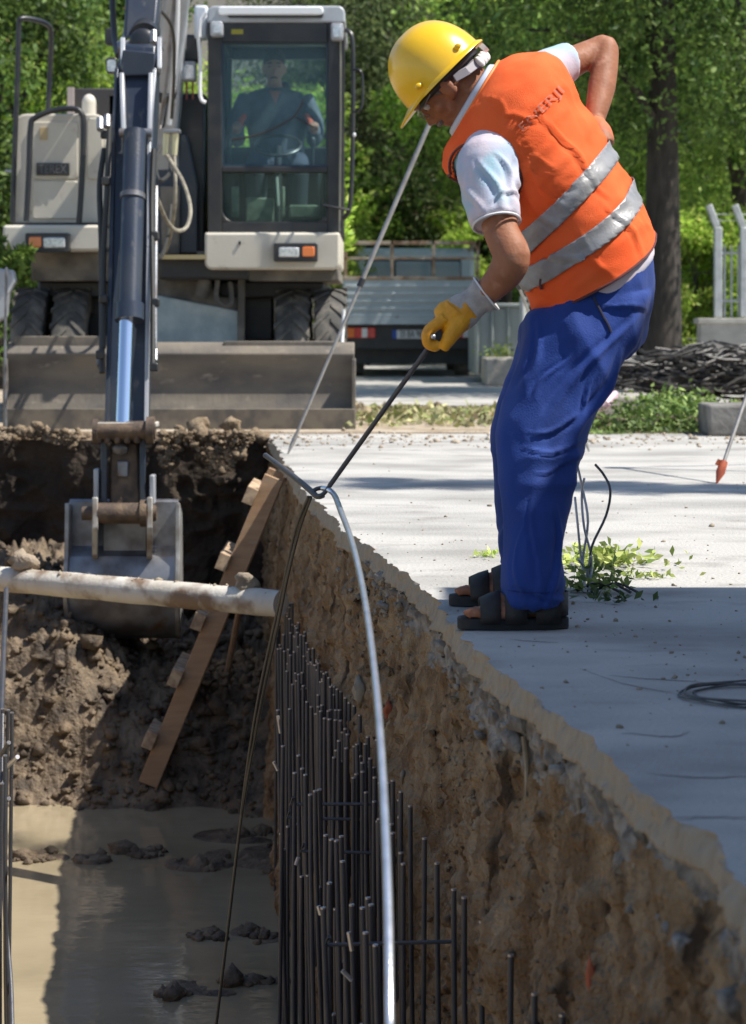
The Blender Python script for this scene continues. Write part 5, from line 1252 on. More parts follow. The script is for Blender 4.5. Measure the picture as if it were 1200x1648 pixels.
MB().tube([pix(4, 1150, 7.9), pix(3, 1300, 7.6), pix(8, 1470, 7.3), pix(17, 1580, 7.1), pix(20, 1700, 6.9)], .0075, 8, smooth=4).build('rebar', M_rebar, CG2, True)
for (x, y, x2, y2) in ((12, 1233, 28, 1218), (-6, 1300, 14, 1285), (2, 1215, 14, 1195)):
    MB().tube([pix(x, y, 7.7), pix(x2, y2, 7.6)], .008, 7).build('tie_end', M_barend if x == 12 else M_rebar, CG2, True)

# ------------------------------------------------------------------ the bar he holds, the bent bright bar and wires
dh = WD - .20
p0 = W(697, 542, -.262); p1 = W(697, 542, -.13); end = pix(530, 782, 6.0)
bar_pts = [p0, W(697, 542, -.20), W(696.5, 544, -.150), W(692, 553, -.128), W(682, 570, -.12)]
tail = [W(682, 570, -.12).lerp(end, t) for t in (.25, .5, .75, 1)]
g = MB(); g.tube(bar_pts + tail, .0068, 10, smooth=3)
g.tube([end, pix(524, 791, 6.0), pix(515, 798, 6.0), pix(506, 797, 6.02), pix(503, 792, 6.04), pix(509, 787, 6.05), pix(519, 785, 6.05)], .0058, 8, smooth=4)
bar = g.build('pull_bar', M_rebar, None, True); tag(bar, 'dark steel pulling bar with a hooked tip held in the worker\'s yellow glove', 'bar')
MB().ell(W(697, 542, -.263), (.006, 0, 0), (0, .002, 0), (0, 0, .006), 10, 6).build('bar_end', M_barend, bar, True)
g = MB(); g.tube([pix(519, 786, 6.03), pix(528, 788, 6.0), pix(538, 797, 5.95), pix(548, 822, 5.7), pix(566, 872, 5.2), pix(584, 950, 4.7), pix(600, 1060, 4.15), pix(612, 1190, 3.7), pix(620, 1340, 3.35), pix(625, 1480, 3.15), pix(627, 1648, 3.0), pix(629, 1800, 2.95), pix(632, 2600, 3.3)],
                 [.0070, .0072, .0075, .0078, .0070, .0068, .0066, .0066, .0065, .0064, .0063, .0063, .0063], 12, smooth=5)
o = g.build('bent_bar', M_bright, None, True); tag(o, 'long shiny bent steel bar arching down from the hook into the trench', 'bar')
g = MB(); g.tube([pix(430, 735, 7.0), pix(470, 765, 6.5), pix(500, 790, 6.1), pix(510, 799, 6.02), pix(520, 797, 6.0)], [.0085, .0085, .0085, .008, .0075], 10, smooth=3)
g.tube([pix(430, 735, 7.0), pix(427, 733, 7.03)], .009, 10)
o = g.build('short_bar', M_rebar, None, True); tag(o, 'short dark steel bar lying slanted across the top of the ladder to the hook', 'bar')
for (r, pts, lab) in ((.0050, [pix(500, 800, 6.1), pix(482, 850, 6.2), pix(462, 930, 6.3), pix(450, 990, 6.4), pix(425, 1110, 6.6), pix(402, 1230, 6.8), pix(385, 1340, 7.0), pix(366, 1500, 7.2), pix(348, 1648, 7.3), pix(325, 1850, 7.5)], 'thin dark wire hanging from the hook down to the muddy water'),
                      (.0042, [pix(496, 800, 6.1), pix(476, 850, 6.2), pix(456, 940, 6.35), pix(440, 1010, 6.45), pix(416, 1120, 6.6), pix(399, 1225, 6.8), pix(388, 1310, 6.95)], 'thinner second wire twisted beside the hanging wire')):
    o = MB().tube(pts, r, 7, smooth=5).build('wire', mat('wire_grey', (.10, .095, .085), .5, .5), None, True); tag(o, lab, 'wire')

# ------------------------------------------------------------------ white pipe across the trench
M_pipew = mat('dirty_white_pipe', (.62, .58, .50), .6, 0, (.50, .45, .37), 6, (1, 1, 1), (.35, .65), .003, 50, col3=(.20, .13, .08), scale3=4.5, pos3=(.49, .60))
a = pix(-40, 928, 11.0); b = pix(452, 972, 9.95); PIPE_R = .060
P0 = a + (a - b) * .5
g = MB(); g.tube([P0.lerp(b, t) for t in np.linspace(0, 1, 24)], [PIPE_R * (1 + .03 * math.sin(k * 2.1)) for k in range(24)], 28)
pipe = g.build('pipe', M_pipew, None, True, ang=60); tag(pipe, 'dirty white pipe smeared with mud crossing the trench in front of the bucket', 'pipe')
pts = []; sz = []
for k in range(110):
    t = random.random(); c = P0.lerp(b, .33 + .67 * t); an = random.gauss(0, .55); pts.append(c + V((0, -math.sin(an) * PIPE_R * .9, math.cos(an) * PIPE_R * .99)))
    sz.append(random.gammavariate(1.6, .0035) + .002 + (.006 if (.5 < t < .58 or t > .8) and random.random() < .4 else 0))
o = scatter('mud_crumbs', np.array([p[:] for p in pts]), sz, M_stone, squash=.7); tag(o, 'mud crumbs lying along the top of the dirty white pipe', 'mud', kind='stuff')
for (x, y, r, lab) in ((400, 934, .055, 'greyish stone resting on the pipe beside the ladder'), (8, 895, .075, 'yellowish lump of clay on the pipe at the left frame edge')):
    t = (pix(x, y, 10.3).x - P0.x) / (b.x - P0.x); c = P0.lerp(b, t); v, f = ROCKS2[int(x) % 6]
    o = link('stone', v * np.array([r * 1.1, r * .8, r * .7]) + np.array(c + V((0, 0, PIPE_R + r * .45))), f, M_soil if x < 100 else M_stone, None, True, ang=180); tag(o, lab, 'stone')

# ------------------------------------------------------------------ ladder
M_wood = mat('worn_wood', (.42, .265, .15), .8, 0, (.31, .19, .11), 5, (1, 1, 8), (.3, .7), .002, 60, (1, 1, 6), col3=(.36, .25, .16), scale3=8, pos3=(.55, .7))
M_wood2 = mat('end_grain', (.50, .37, .24), .85, 0, (.28, .19, .12), 20)
top = pix(441, 768, 11.9); bot = pix(238, 1262, 11.84)
LAD = empty('ladder', bot, 'home-made wooden ladder leaning from the pit floor to the slab edge at the trench end', 'ladder')
dirl = (top - bot).normalized(); nrm_ = V((dirl.z, 0, -dirl.x))
if nrm_.x > 0: nrm_ = -nrm_
for oy in (0, .48):
    g = MB(); g.obox((top + bot) / 2 + V((0, oy, 0)), dirl * ((top - bot).length / 2), V((0, .020, 0)), nrm_ * .053); g.build('rail', M_wood, LAD, bevel=.004)
for (x, y) in ((407, 800), (361, 905), (320, 1000), (281, 1090), (238, 1188)):
    c = pix(x, y, 11.82); t = (c - bot).dot(dirl); c = bot + dirl * t + nrm_ * .080
    g = MB(); g.obox(c + V((0, .23, 0)), dirl * .045, V((0, .30, 0)), nrm_ * .030); g.build('rung', M_wood2, LAD, bevel=.003)
a = pix(384, 985, 12.6); b = pix(344, 1195, 12.7)
o = MB().tube([a + (a - b) * .15, a, b + (b - a) * .02], .017, 6).build('wooden_stick', M_wood, None); tag(o, 'thin wooden stick leaning in the pit behind the ladder', 'stick')

# ------------------------------------------------------------------ tripods
M_alu = mat('dull_aluminium', (.40, .38, .35), .45, .6, (.30, .28, .26), 14)
M_otip = mat('orange_tip', (.60, .13, .04), .6, 0, (.42, .09, .04), 20)
def tripod(head, feet, label, collar=True, tip=None):
    T_ = empty('tripod', V((head.x, head.y, 0)), label, 'tripod')
    for f in feet:
        g = MB(); m_ = f.lerp(head, .46); g.tube([f + (head - f).normalized() * .10, m_], [.009, .010], 10); g.tube([m_, head], [.013, .014], 10); g.tube([f + (head - f).normalized() * .10, f + (head - f).normalized() * .09], .015, 8)
        lg = g.build('leg', M_alu, T_, True)
        MB().tube([m_ - (head - f).normalized() * .02, m_ + (head - f).normalized() * .03], .019, 10).build('leg_clamp', M_black, lg, True)
        q = f + (head - f).normalized() * .12
        g = MB(); g.tube([f, f + (head - f).normalized() * .06, q], [.004, .022 if tip else .013, .018 if tip else .012], 10)
        if tip: g.beam(q - V((0, 0, .02)), q - V((.035, 0, .0)), .016, .03)
        g.build('foot', M_otip if tip else M_alu, lg, True)
    g = MB(); g.cyl(head - V((0, 0, .02)), head + V((0, 0, .03)), .07, seg=20); g.cyl(head + V((0, 0, .03)), head + V((0, 0, .06)), .04, seg=16); g.build('tripod_head', M_alu, T_, True)
hd = pix(716, 140, 13.0)
f1 = pix(463, 732, 12.75); f1.z = 0; f2 = pix(948, 727, 12.97); f2.z = 0; f3 = pix(925, 703, 14.5); f3.z = 0
tripod(hd, [f1, f2, f3], 'grey metal tripod beyond the worker, one thin leg slanting to the trench edge')
f1 = pix(1153, 778, 10.55); f1.z = 0; hd = f1 + (pix(1200, 640, 10.75) - f1) * 4.2
tripod(hd, [f1, V((hd.x + .75, hd.y - .5, 0)), V((hd.x + .5, hd.y + .8, 0))], 'tripod at the right frame edge with an orange tip on its leg', tip=True)

# ------------------------------------------------------------------ things on the pavement
M_cable = mat('black_cable', (.02, .02, .022), .5, 0, (.06, .055, .05), 12)
g = MB(); cx_, cy_ = pix(1205, 0, 4.66).x, 4.66
for k in range(4):
    r = .122 + .005 * k + random.uniform(-.004, .004); ph = random.uniform(0, 6.28)
    g.tube([V((cx_ + (r + .006 * math.sin(3 * a + ph)) * math.cos(a), cy_ + (r + .004 * math.sin(2 * a)) * .98 * math.sin(a), .006 + .004 * (k % 3) + .002 * math.sin(4 * a + ph))) for a in np.linspace(0, 2 * math.pi * 1.02, 48)], .0025, 6)
o = g.build('cable_coil', mat('coil_grey', (.06, .06, .065), .6, 0, (.12, .115, .11), 12), None, True); tag(o, 'flat coil of dark cable lying on the shaded pavement at the right edge', 'cable coil')
# wires sticking out of the pavement, with weeds round them
M_gwire = mat('grey_wire', (.48, .50, .54), .45, .4)
ew = pix(945, 956, 6.42); ew.z = 0
EW = empty('ground_wires', ew, 'pale grey wires sticking out of the pavement among weeds behind the worker\'s heel', 'wires')
for pts in ([(940, 955), (938, 900), (946, 840), (938, 790), (928, 745)], [(948, 955), (952, 900), (940, 850), (936, 800), (940, 770)], [(952, 955), (950, 915), (952, 880), (975, 830), (982, 790), (972, 765), (958, 748)],
            [(935, 962), (944, 925), (950, 895)], [(960, 960), (945, 920), (930, 900)], [(943, 958), (935, 900), (930, 850), (925, 800)]):
    q = []
    for i, (x, y) in enumerate(pts):
        p = pix(x, y, 6.40 + .03 * (i % 2)); p.z = max(p.z, .003); q.append(p)
    MB().tube(q, .0038, 6, smooth=4).build('wire', M_gwire if pts[0][0] != 952 else mat('dark_wire', (.06, .07, .08), .5), EW, True)
for dx in (0, .02, -.03):
    MB().tube([ew + V((dx, 0, .004)), ew + V((dx + .06, -.02, .03)), ew + V((dx + .12, -.05, .006))], .004, 6, smooth=3).build('wire', M_cable, EW, True)
def leaf_blades(name, n, ctr, rad, size, m, h=.1, seed=1, upright=.6):
    rg = np.random.default_rng(seed)
    base = rg.normal(0, 1, (n, 3)) * np.array(rad) + np.array(ctr); base[:, 2] = np.abs(base[:, 2] - ctr[2]) + ctr[2]
    d_ = rg.normal(0, 1, (n, 3)); d_[:, 2] = np.abs(d_[:, 2]) * upright; d_ /= np.linalg.norm(d_, axis=1, keepdims=True)
    s__ = np.cross(d_, rg.normal(0, 1, (n, 3))); s__ /= np.linalg.norm(s__, axis=1, keepdims=True); nn_ = np.cross(d_, s__)
    L_ = (size * rg.uniform(.6, 1.4, n))[:, None]
    v = np.stack([base, base + d_ * L_ * .5 + s__ * L_ * .24 + nn_ * L_ * .08, base + d_ * L_, base + d_ * L_ * .5 - s__ * L_ * .24 + nn_ * L_ * .08], 1).reshape(-1, 3)
    f = np.arange(n * 4).reshape(n, 4); return v, f
def weed(x, y, d, n, rad, size, label, m=M_leaf_litter, grp=None):
    p = pix(x, y, d); p.z = .002
    v, f = leaf_blades('weed', n, (p.x, p.y, .004), rad, size, m, seed=int(x * 7 + y)); o = link('weed', v, f, m, None, False); tag(o, label, 'weed', grp, 'stuff'); return o
weed(950, 950, 6.45, 210, (.055, .06, .035), .03, 'green weed growing round the foot of the grey wires')
weed(968, 905, 7.1, 340, (.09, .07, .022), .034, 'yellowish weed patch on the sunlit pavement just behind the wires', mat('leaf_yellow', (.3, .32, .08), .7, island=[(.26, .36, .06), (.48, .52, .16), (.16, .26, .04)], transl=.2))
weed(1040, 935, 6.75, 60, (.05, .02, .006), .022, 'small sprig on the pavement at the shade line', MATS['leaf_yellow'])
weed(785, 893, 7.35, 50, (.03, .03, .006), .022, 'tiny yellow tuft on sunlit pavement left of the worker\'s shins', MATS['leaf_yellow'])
weed(985, 972, 6.2, 46, (.05, .03, .008), .028, 'dark leafy sprig lying in the shade right of the sandals', mat('leaf_dark', (.03, .06, .015), .6, island=[(.02, .04, .012), (.06, .10, .02), (.035, .06, .018)]))
# manhole-like crack lines: thin dark grooves in the slab, as geometry strips
M_crack = mat('crack_dirt', (.10, .09, .08), 1)
for k, pts in enumerate(([(930, 1075), (1000, 1100), (1090, 1118)], [(980, 1088), (1060, 1094), (1150, 1100)], [(1040, 1245), (1120, 1252), (1230, 1250)], [(1070, 1318), (1130, 1316), (1220, 1318)], [(900, 1035), (860, 1033), (820, 1030)], [(1000, 1180), (1080, 1186), (1110, 1178)])):
    q = []
    for (x, y) in pts:
        d = CAMZ * F / (y - HY); q.append(V(((x - CX) * d / F, d, .0012)))
    q2, _ = catmull(q, [1] * len(q), 8); g = MB(); L_ = []
    for i, p in enumerate(q2):
        w = .0022 * math.sin(math.pi * (i + .5) / len(q2)) + .0007; p = p + V((0, .012 * random.uniform(-1, 1) * .5, 0)); L_.append([p + V((0, -w, 0)), p + V((0, w, 0))])
    g.loft(L_, False, closed=False); o = g.build('pavement_crack', M_crack); tag(o, kind='structure')

# ------------------------------------------------------------------ beyond: strip of cut branches, kerbs, cables, block, truck
def on_ground(x, y):
    d = CAMZ * F / (y - HY); return V(((x - CX) * d / F, d, 0))
N = 5200; gx = RNG.uniform(-.3, 6.0, N); gy = np.where(RNG.random(N) < .6, RNG.normal(16.4, .45, N), RNG.normal(17.8, .5, N))
kx = vnoise(gx * 1.4, gy * .9, 0, 200) > -.25; gx, gy = gx[kx], gy[kx]; n_ = len(gx)
rg = RNG; d_ = rg.normal(0, 1, (n_, 3)); d_[:, 2] = np.abs(d_[:, 2]) * .5; d_ /= np.linalg.norm(d_, axis=1, keepdims=True)
s__ = np.cross(d_, rg.normal(0, 1, (n_, 3))); s__ /= np.linalg.norm(s__, axis=1, keepdims=True); Lf = (.06 * rg.uniform(.5, 1.4, n_))[:, None]
bs = np.stack([gx, gy, .01 + .03 * rg.random(n_)], 1)
v = np.stack([bs, bs + d_ * Lf * .5 + s__ * Lf * .3, bs + d_ * Lf, bs + d_ * Lf * .5 - s__ * Lf * .3], 1).reshape(-1, 3)
M_strip = mat('strip_leaves', (.25, .30, .1), .8, island=[(.30, .31, .12), (.14, .18, .05), (.42, .38, .20), (.10, .12, .05), (.35, .28, .17)], transl=.15)
o = link('leaf_litter', v, np.arange(n_ * 4).reshape(n_, 4), M_strip); tag(o, 'strip of yellowish green leaf litter between pavement and road', 'leaf litter', kind='stuff')
N = 700; gx = RNG.uniform(-.3, 6, N); gy = RNG.normal(18.3, .35, N); sz = RNG.gamma(1.6, .009, N) + .006
o = scatter('dark_soil', np.stack([gx, gy, sz * .3], 1), sz, mat('dark_soil', (.10, .08, .06), 1, 0, (.2, .16, .11), 6)); tag(o, 'dark soil clumps in a low ridge beside the road', 'soil', kind='stuff')
def brush(label, pts, n, seed, size=.05, m=None):
    m = m or mat('brush_leaf', (.05, .09, .02), .7, island=[(.03, .055, .015), (.09, .15, .03), (.20, .27, .07), (.05, .09, .02)], transl=.2)
    V_, F_ = [], []; k = 0
    for i, (x, y, d, r) in enumerate(pts):
        p = pix(x, y, d); v, f = leaf_blades('b', n, p[:], (r * 1.3, r, r * .45), size, m, seed=seed + i); v[:, 2] = np.maximum(v[:, 2], .002); V_.append(v); F_.append(f + k); k += len(v)
    return np.concatenate(V_), np.concatenate(F_), m
BR = empty('cut_branches', on_ground(1040, 700), 'pile of cut leafy green branches lying in front of the kerb', 'branches')
v, f, m = brush('', [(980, 700, 15.4, .10), (1010, 695, 15.6, .12), (1040, 688, 15.7, .12), (1070, 678, 15.8, .15), (1095, 670, 15.9, .14), (1120, 690, 15.7, .15), (1060, 705, 15.3, .15), (1100, 708, 15.2, .15), (1140, 700, 15.4, .12), (960, 715, 15.0, .10), (1085, 655, 16.2, .12)], 480, 40)
o = link('leaves', v, f, m, BR); o['kind'] = 'stuff'
for i in range(26):
    x = random.uniform(955, 1130); y = random.uniform(675, 715); p = pix(x, y, 15.4); p.z = max(p.z, .02); q = p + V((random.uniform(-.35, .35), random.uniform(-.2, .2), random.uniform(-.04, .10))); q.z = max(q.z, .01)
    MB().tube([p, (p + q) / 2 + V((0, 0, .03)), q], [.009, .007, .004], 6).build('branch', mat('twig', (.12, .09, .06), .9), BR, True)
# kerb pieces
M_kerb = mat('kerb_concrete', (.40, .37, .32), .95, 0, (.27, .25, .22), 6, (1, 1, 1), (.35, .65), .006, 30)
def kerb(x0, x1, yt, yb, d, dep, label, name='kerb', m=M_kerb):
    a = pix(x0, yt, d); b = pix(x1, yb, d); a.z = max(a.z, .05)
    o = MB().box((a.x, d, 0), (b.x, d + dep, a.z)).build(name, m, None, bevel=.02); tag(o, label, 'kerb'); return o
kerb(965, 1060, 638, 680, 17.2, .8, 'low pale kerb block lying behind the cut branches')
kerb(1062, 1130, 645, 680, 17.25, .7, 'greyer kerb block butted to the pale one behind the branches')
kerb(1140, 1300, 652, 722, 14.6, .5, 'dark kerb block at the right frame edge beside the branches', m=mat('dark_kerb', (.22, .21, .19), .95, 0, (.14, .13, .12), 6, bump=.006, bscale=30))
# tangled cable heap
CP = empty('cable_pile', on_ground(1110, 640) + V((0, 2.6, 0)), 'big tangled heap of dark cables piled behind the kerb', 'cable pile')
dC = 19.5
g = MB()
for i in range(300):
    x = random.uniform(1000, 1230); yb = 632 if x > 1080 else 620; y = random.uniform(560 + max(0, (1080 - x)) * .4, yb); d = dC + random.uniform(-.4, .4)
    L_ = random.uniform(50, 150); dr = random.choice((1, -1)); sl = random.uniform(-.35, .25); pts = []
    for k in range(5):
        t = k / 4; p = pix(x + dr * (t - .5) * L_, y + sl * (t - .5) * L_ + 10 * math.sin(math.pi * t) * random.uniform(-.6, 1), d + .1 * math.sin(3 * t + i)); p.z = max(p.z, .03); pts.append(p)
    g.tube(pts, random.uniform(.007, .012), 5, smooth=2)
o = g.build('cables', M_cable, CP, True); o['kind'] = 'stuff'
for i in range(60):
    x = random.uniform(1005, 1210); y = 575 + random.uniform(-6, 14) + max(0, (1090 - x)) * .4; p = pix(x, y, dC - .1); q = pix(x + random.uniform(-14, 14), y - random.uniform(6, 18), dC - .1)
    if i < 24: MB().tube([p, (p + q) / 2 + V((.02, 0, 0)), q], .009, 5).build('cable_end', M_cable, CP, True)
body_ = MB(); 
for (x, y, rx, rz) in ((1150, 605, .32, .16), (1060, 615, .25, .10), (1200, 600, .3, .18)): body_.ell(pix(x, y, dC + .25), (rx, 0, 0), (0, .3, 0), (0, 0, rz))
body_.build('heap_core', M_cable, CP, True)
o = MB().tube([pix(958, 660, 16.3), pix(975, 650, 16.3), pix(990, 634, 16.4)], [.03, .035, .03], 8).build('pink_bag', mat('pink_plastic', (.62, .42, .50), .5)); tag(o, 'small pinkish plastic bag beside the kerb behind the worker\'s knees', 'bag')
# rubble and trunk litter left of the cable pile
N = 260; x = RNG.uniform(985, 1060, N); y = RNG.uniform(470, 632, N); pts = np.array([pix(a, b, 20.5 + .4 * random.random())[:] for a, b in zip(x, y)]); keep_ = pts[:, 2] < .25 + .0 * pts[:, 0]; 
o = scatter('rubbish_heap', pts[keep_], (RNG.gamma(1.5, .012, N) + .008)[keep_], mat('mixed_rubble', (.38, .34, .28), .9, 0, (.12, .10, .08), 5)); tag(o, 'rubble and torn bark heaped at the foot of the tree', 'rubble', kind='stuff')

# concrete block and grey skip
o = pb(781, 577, 832, 622, 24.6, .9).build('concrete_block', M_kerb, None, bevel=.02)
o.parent = None; tag(o, 'square pale concrete block standing beside the road', 'block')
v_, f_2 = leaf_blades('w', 120, tuple(pix(806, 574, 24.9)), (.1, .1, .06), .06, M_leaf_litter, seed=3); o = link('weed', v_, f_2, M_leaf_litter); tag(o, 'weed growing on top of the concrete block', 'weed', kind='stuff')
M_skip = mat('grey_sheet_steel', (.22, .245, .245), .6, .2, (.30, .33, .32), 3, (1, 1, .4), (.35, .65), .003, 20)
SK = empty('skip', on_ground(806, 592) , 'tall grey sheet steel skip standing between the truck and the tree', 'skip')
SK.location = V((pix(806, 0, 26).x, 26, 0))
pb(764, 492, 850, 604, 25.6, 1.8).build('shell', M_skip, SK, bevel=.03)
for x in (766, 790, 816, 842): pb(x, 494, x + 4, 603, 25.55, .05).build('rib', M_skip, SK, bevel=.01)
pb(762, 488, 852, 494, 25.52, 1.9).build('rim', M_skip, SK, bevel=.01)
o = MB().cyl(pix(841, 478, 24.9), V((pix(841, 0, 24.9).x, 24.9, 0)), .035, seg=10).build('post', mat('pale_post', (.5, .5, .48), .6)); tag(o, 'thin pale post standing beside the grey skip', 'post')

# truck, rear towards us
TD = 28.0
M_tr = mat('faded_blue_grey_paint', (.38, .43, .46), .6, 0, (.46, .50, .52), 3, (1, 1, 2), (.35, .65), .002, 20, col3=(.20, .13, .08), scale3=9, pos3=(.64, .74))
M_rustbar = mat('rusty_bar', (.26, .16, .10), .85, 0, (.40, .33, .26), 7)
TR = empty('pickup_truck', (pix(663, 0, TD).x, TD + 2, 0), 'old blue-grey flatbed pickup truck with rusty headboard rails, seen from behind', 'truck')
pb(552, 450, 772, 516, TD, .05).build('tailgate', M_tr, TR, bevel=.01)
for y in (458, 470, 482, 494, 505): pb(556, y, 768, y + 5, TD - .025, .03).build('tailgate_rib', M_tr, TR, bevel=.008)
for x in (552, 768): pb(x, 450, x + 4, 516, TD + .05, 3.2).build('side_board', M_tr, TR)
pb(552, 510, 772, 522, TD - .03, 3.3).build('bed_floor', M_tr, TR)
for (x0, y0, x1, y1, d) in ((552, 388, 772, 394, TD + .1), (552, 414, 772, 418, TD + .1), (552, 445, 772, 451, TD - .01)): pb(x0, y0, x1, y1, d, .04).build('rack_bar', M_rustbar, TR, bevel=.005)
for x in (553, 628, 695, 766): pb(x, 388, x + 5, 450, TD + .1, .04).build('rack_post', M_rustbar, TR, bevel=.005)
for x in (553, 766):
    pb(x, 390, x + 4, 396, TD + .1, 3.0).build('rack_bar', M_rustbar, TR)
pb(572, 399, 764, 505, TD + 2.5, 1.5).build('cab', mat('pale_cab_paint', (.46, .53, .60), .4, 0, (.54, .58, .62), 3, coat=.3), TR, bevel=.08, bseg=3)
pb(588, 418, 742, 450, TD + 2.47, .03).build('rear_window_frame', M_black, TR, bevel=.02)
for x0, x1 in ((590, 632), (636, 694), (698, 740)): pb(x0, 420, x1, 448, TD + 2.455, .02).build('rear_window', mat('window_blue', (.10, .20, .28), .1, coat=1), TR, bevel=.01)
h = pb(553, 522, 772, 562, TD + .15, .12).build('rear_bumper', M_black, TR, bevel=.01)
pb(570, 560, 760, 585, TD + .5, 3.5).build('chassis', M_black, TR)
for s, (x0, x1) in enumerate(((558, 604), (722, 766))):
    h = pb(x0, 527, x1, 544, TD + .10, .06).build('tail_light', M_redl, TR, bevel=.008)
    pb(x0 if s == 0 else x1 - 12, 528, x0 + 12 if s == 0 else x1, 543, TD + .085, .03).build('indicator', M_amber, h, bevel=.004)
    pb((x0 + x1) / 2 + 1, 528, (x0 + x1) / 2 + 10, 543, TD + .085, .03).build('reverse_light', M_white, h, bevel=.004)
pl = pb(631, 531, 684, 545, TD + .10, .02).build('number_plate', M_white, TR)
pb(631, 531, 638, 545, TD + .094, .02).build('plate_band', mat('plate_blue', (.02, .08, .4), .4), pl)
lettering('plate_text', '35 BA 98', .12, pix(661, 538, TD + .085), pl, M_black, .62)
for x0, x1 in ((560, 584), (735, 759)):
    a = pix(x0, 0, TD); b = pix(x1, 0, TD)
    for yy in (TD + .9, TD + 3.9):
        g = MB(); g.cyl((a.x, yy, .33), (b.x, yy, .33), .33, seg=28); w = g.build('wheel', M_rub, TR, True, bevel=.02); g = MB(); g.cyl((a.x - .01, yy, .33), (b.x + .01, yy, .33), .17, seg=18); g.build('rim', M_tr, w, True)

# fence on a low wall at the right
FD = 24.0
M_gal = mat('galvanised_post', (.52, .54, .55), .5, .3, (.40, .42, .43), 9)
M_plinth = mat('fence_wall_concrete', (.46, .44, .40), .9, 0, (.33, .31, .28), 3, (1, 1, 2), (.35, .65), .005, 25)
FN = empty('fence', (pix(1125, 0, FD).x, FD, 0), 'wire fence with angled galvanised posts on a low concrete wall at right', 'fence')
pb(1127, 520, 1500, 612, FD, .28).build('wall', M_plinth, FN, bevel=.01)
pb(1123, 512, 1504, 521, FD - .03, .34).build('coping', M_plinth, FN, bevel=.01)
for x in (1155, 1197, 1239, 1281):
    a = pix(x, 511, FD + .12); b = pix(x, 366, FD + .12); c = pix(x - 15, 330, FD + .12)
    g = MB(); g.beam(a, b, .085, .085, (0, 1, 0)); g.beam(b - V((0, 0, .02)), c, .07, .07, (0, 1, 0)); g.build('post', M_gal, FN, bevel=.01)
for y in (407, 484): g = MB(); g.cyl(pix(1152, y, FD + .16), pix(1500, y, FD + .16), .014, seg=8); g.build('fence_rail', M_gal, FN, True)
for x in range(1166, 1300, 11):
    if x in (1155, 1197, 1239): continue
    MB().cyl(pix(x, 511, FD + .16), pix(x, 395, FD + .16), .012, seg=6).build('fence_bar', M_gal, FN, True)
for y in (345, 355): MB().tube([pix(1140, y, FD + .12), pix(1500, y, FD + .12)], .004, 4).build('barbed_wire', M_gal, FN)

# ------------------------------------------------------------------ off to the right: the house and pole whose shade falls on the pavement
HX = 2.54
M_wallp = mat('cream_plaster', (.55, .50, .42), .9, 0, (.45, .41, .34), 2, bump=.003, bscale=40)
HB = empty('house', (HX + 3, 1, 0), 'plain plastered single-storey house beside the pavement, just outside the right of the picture', 'house')
MB().box((HX, -5, 0), (HX + 6, 5.98, 3.35)).build('wall', M_wallp, HB)
MB().box((HX - .12, -5.1, 3.352), (HX + 6.1, 6.07, 3.50)).build('roof', M_kerb, HB)
for y in (-2, 2.5):
    w = MB().box((HX - .03, y, 1.0), (HX - .002, y + 1.2, 2.3)).build('window', M_white, HB); MB().box((HX - .036, y + .08, 1.08), (HX - .031, y + 1.12, 2.22)).build('pane', mat('house_pane', (.03, .04, .05), .05), w)
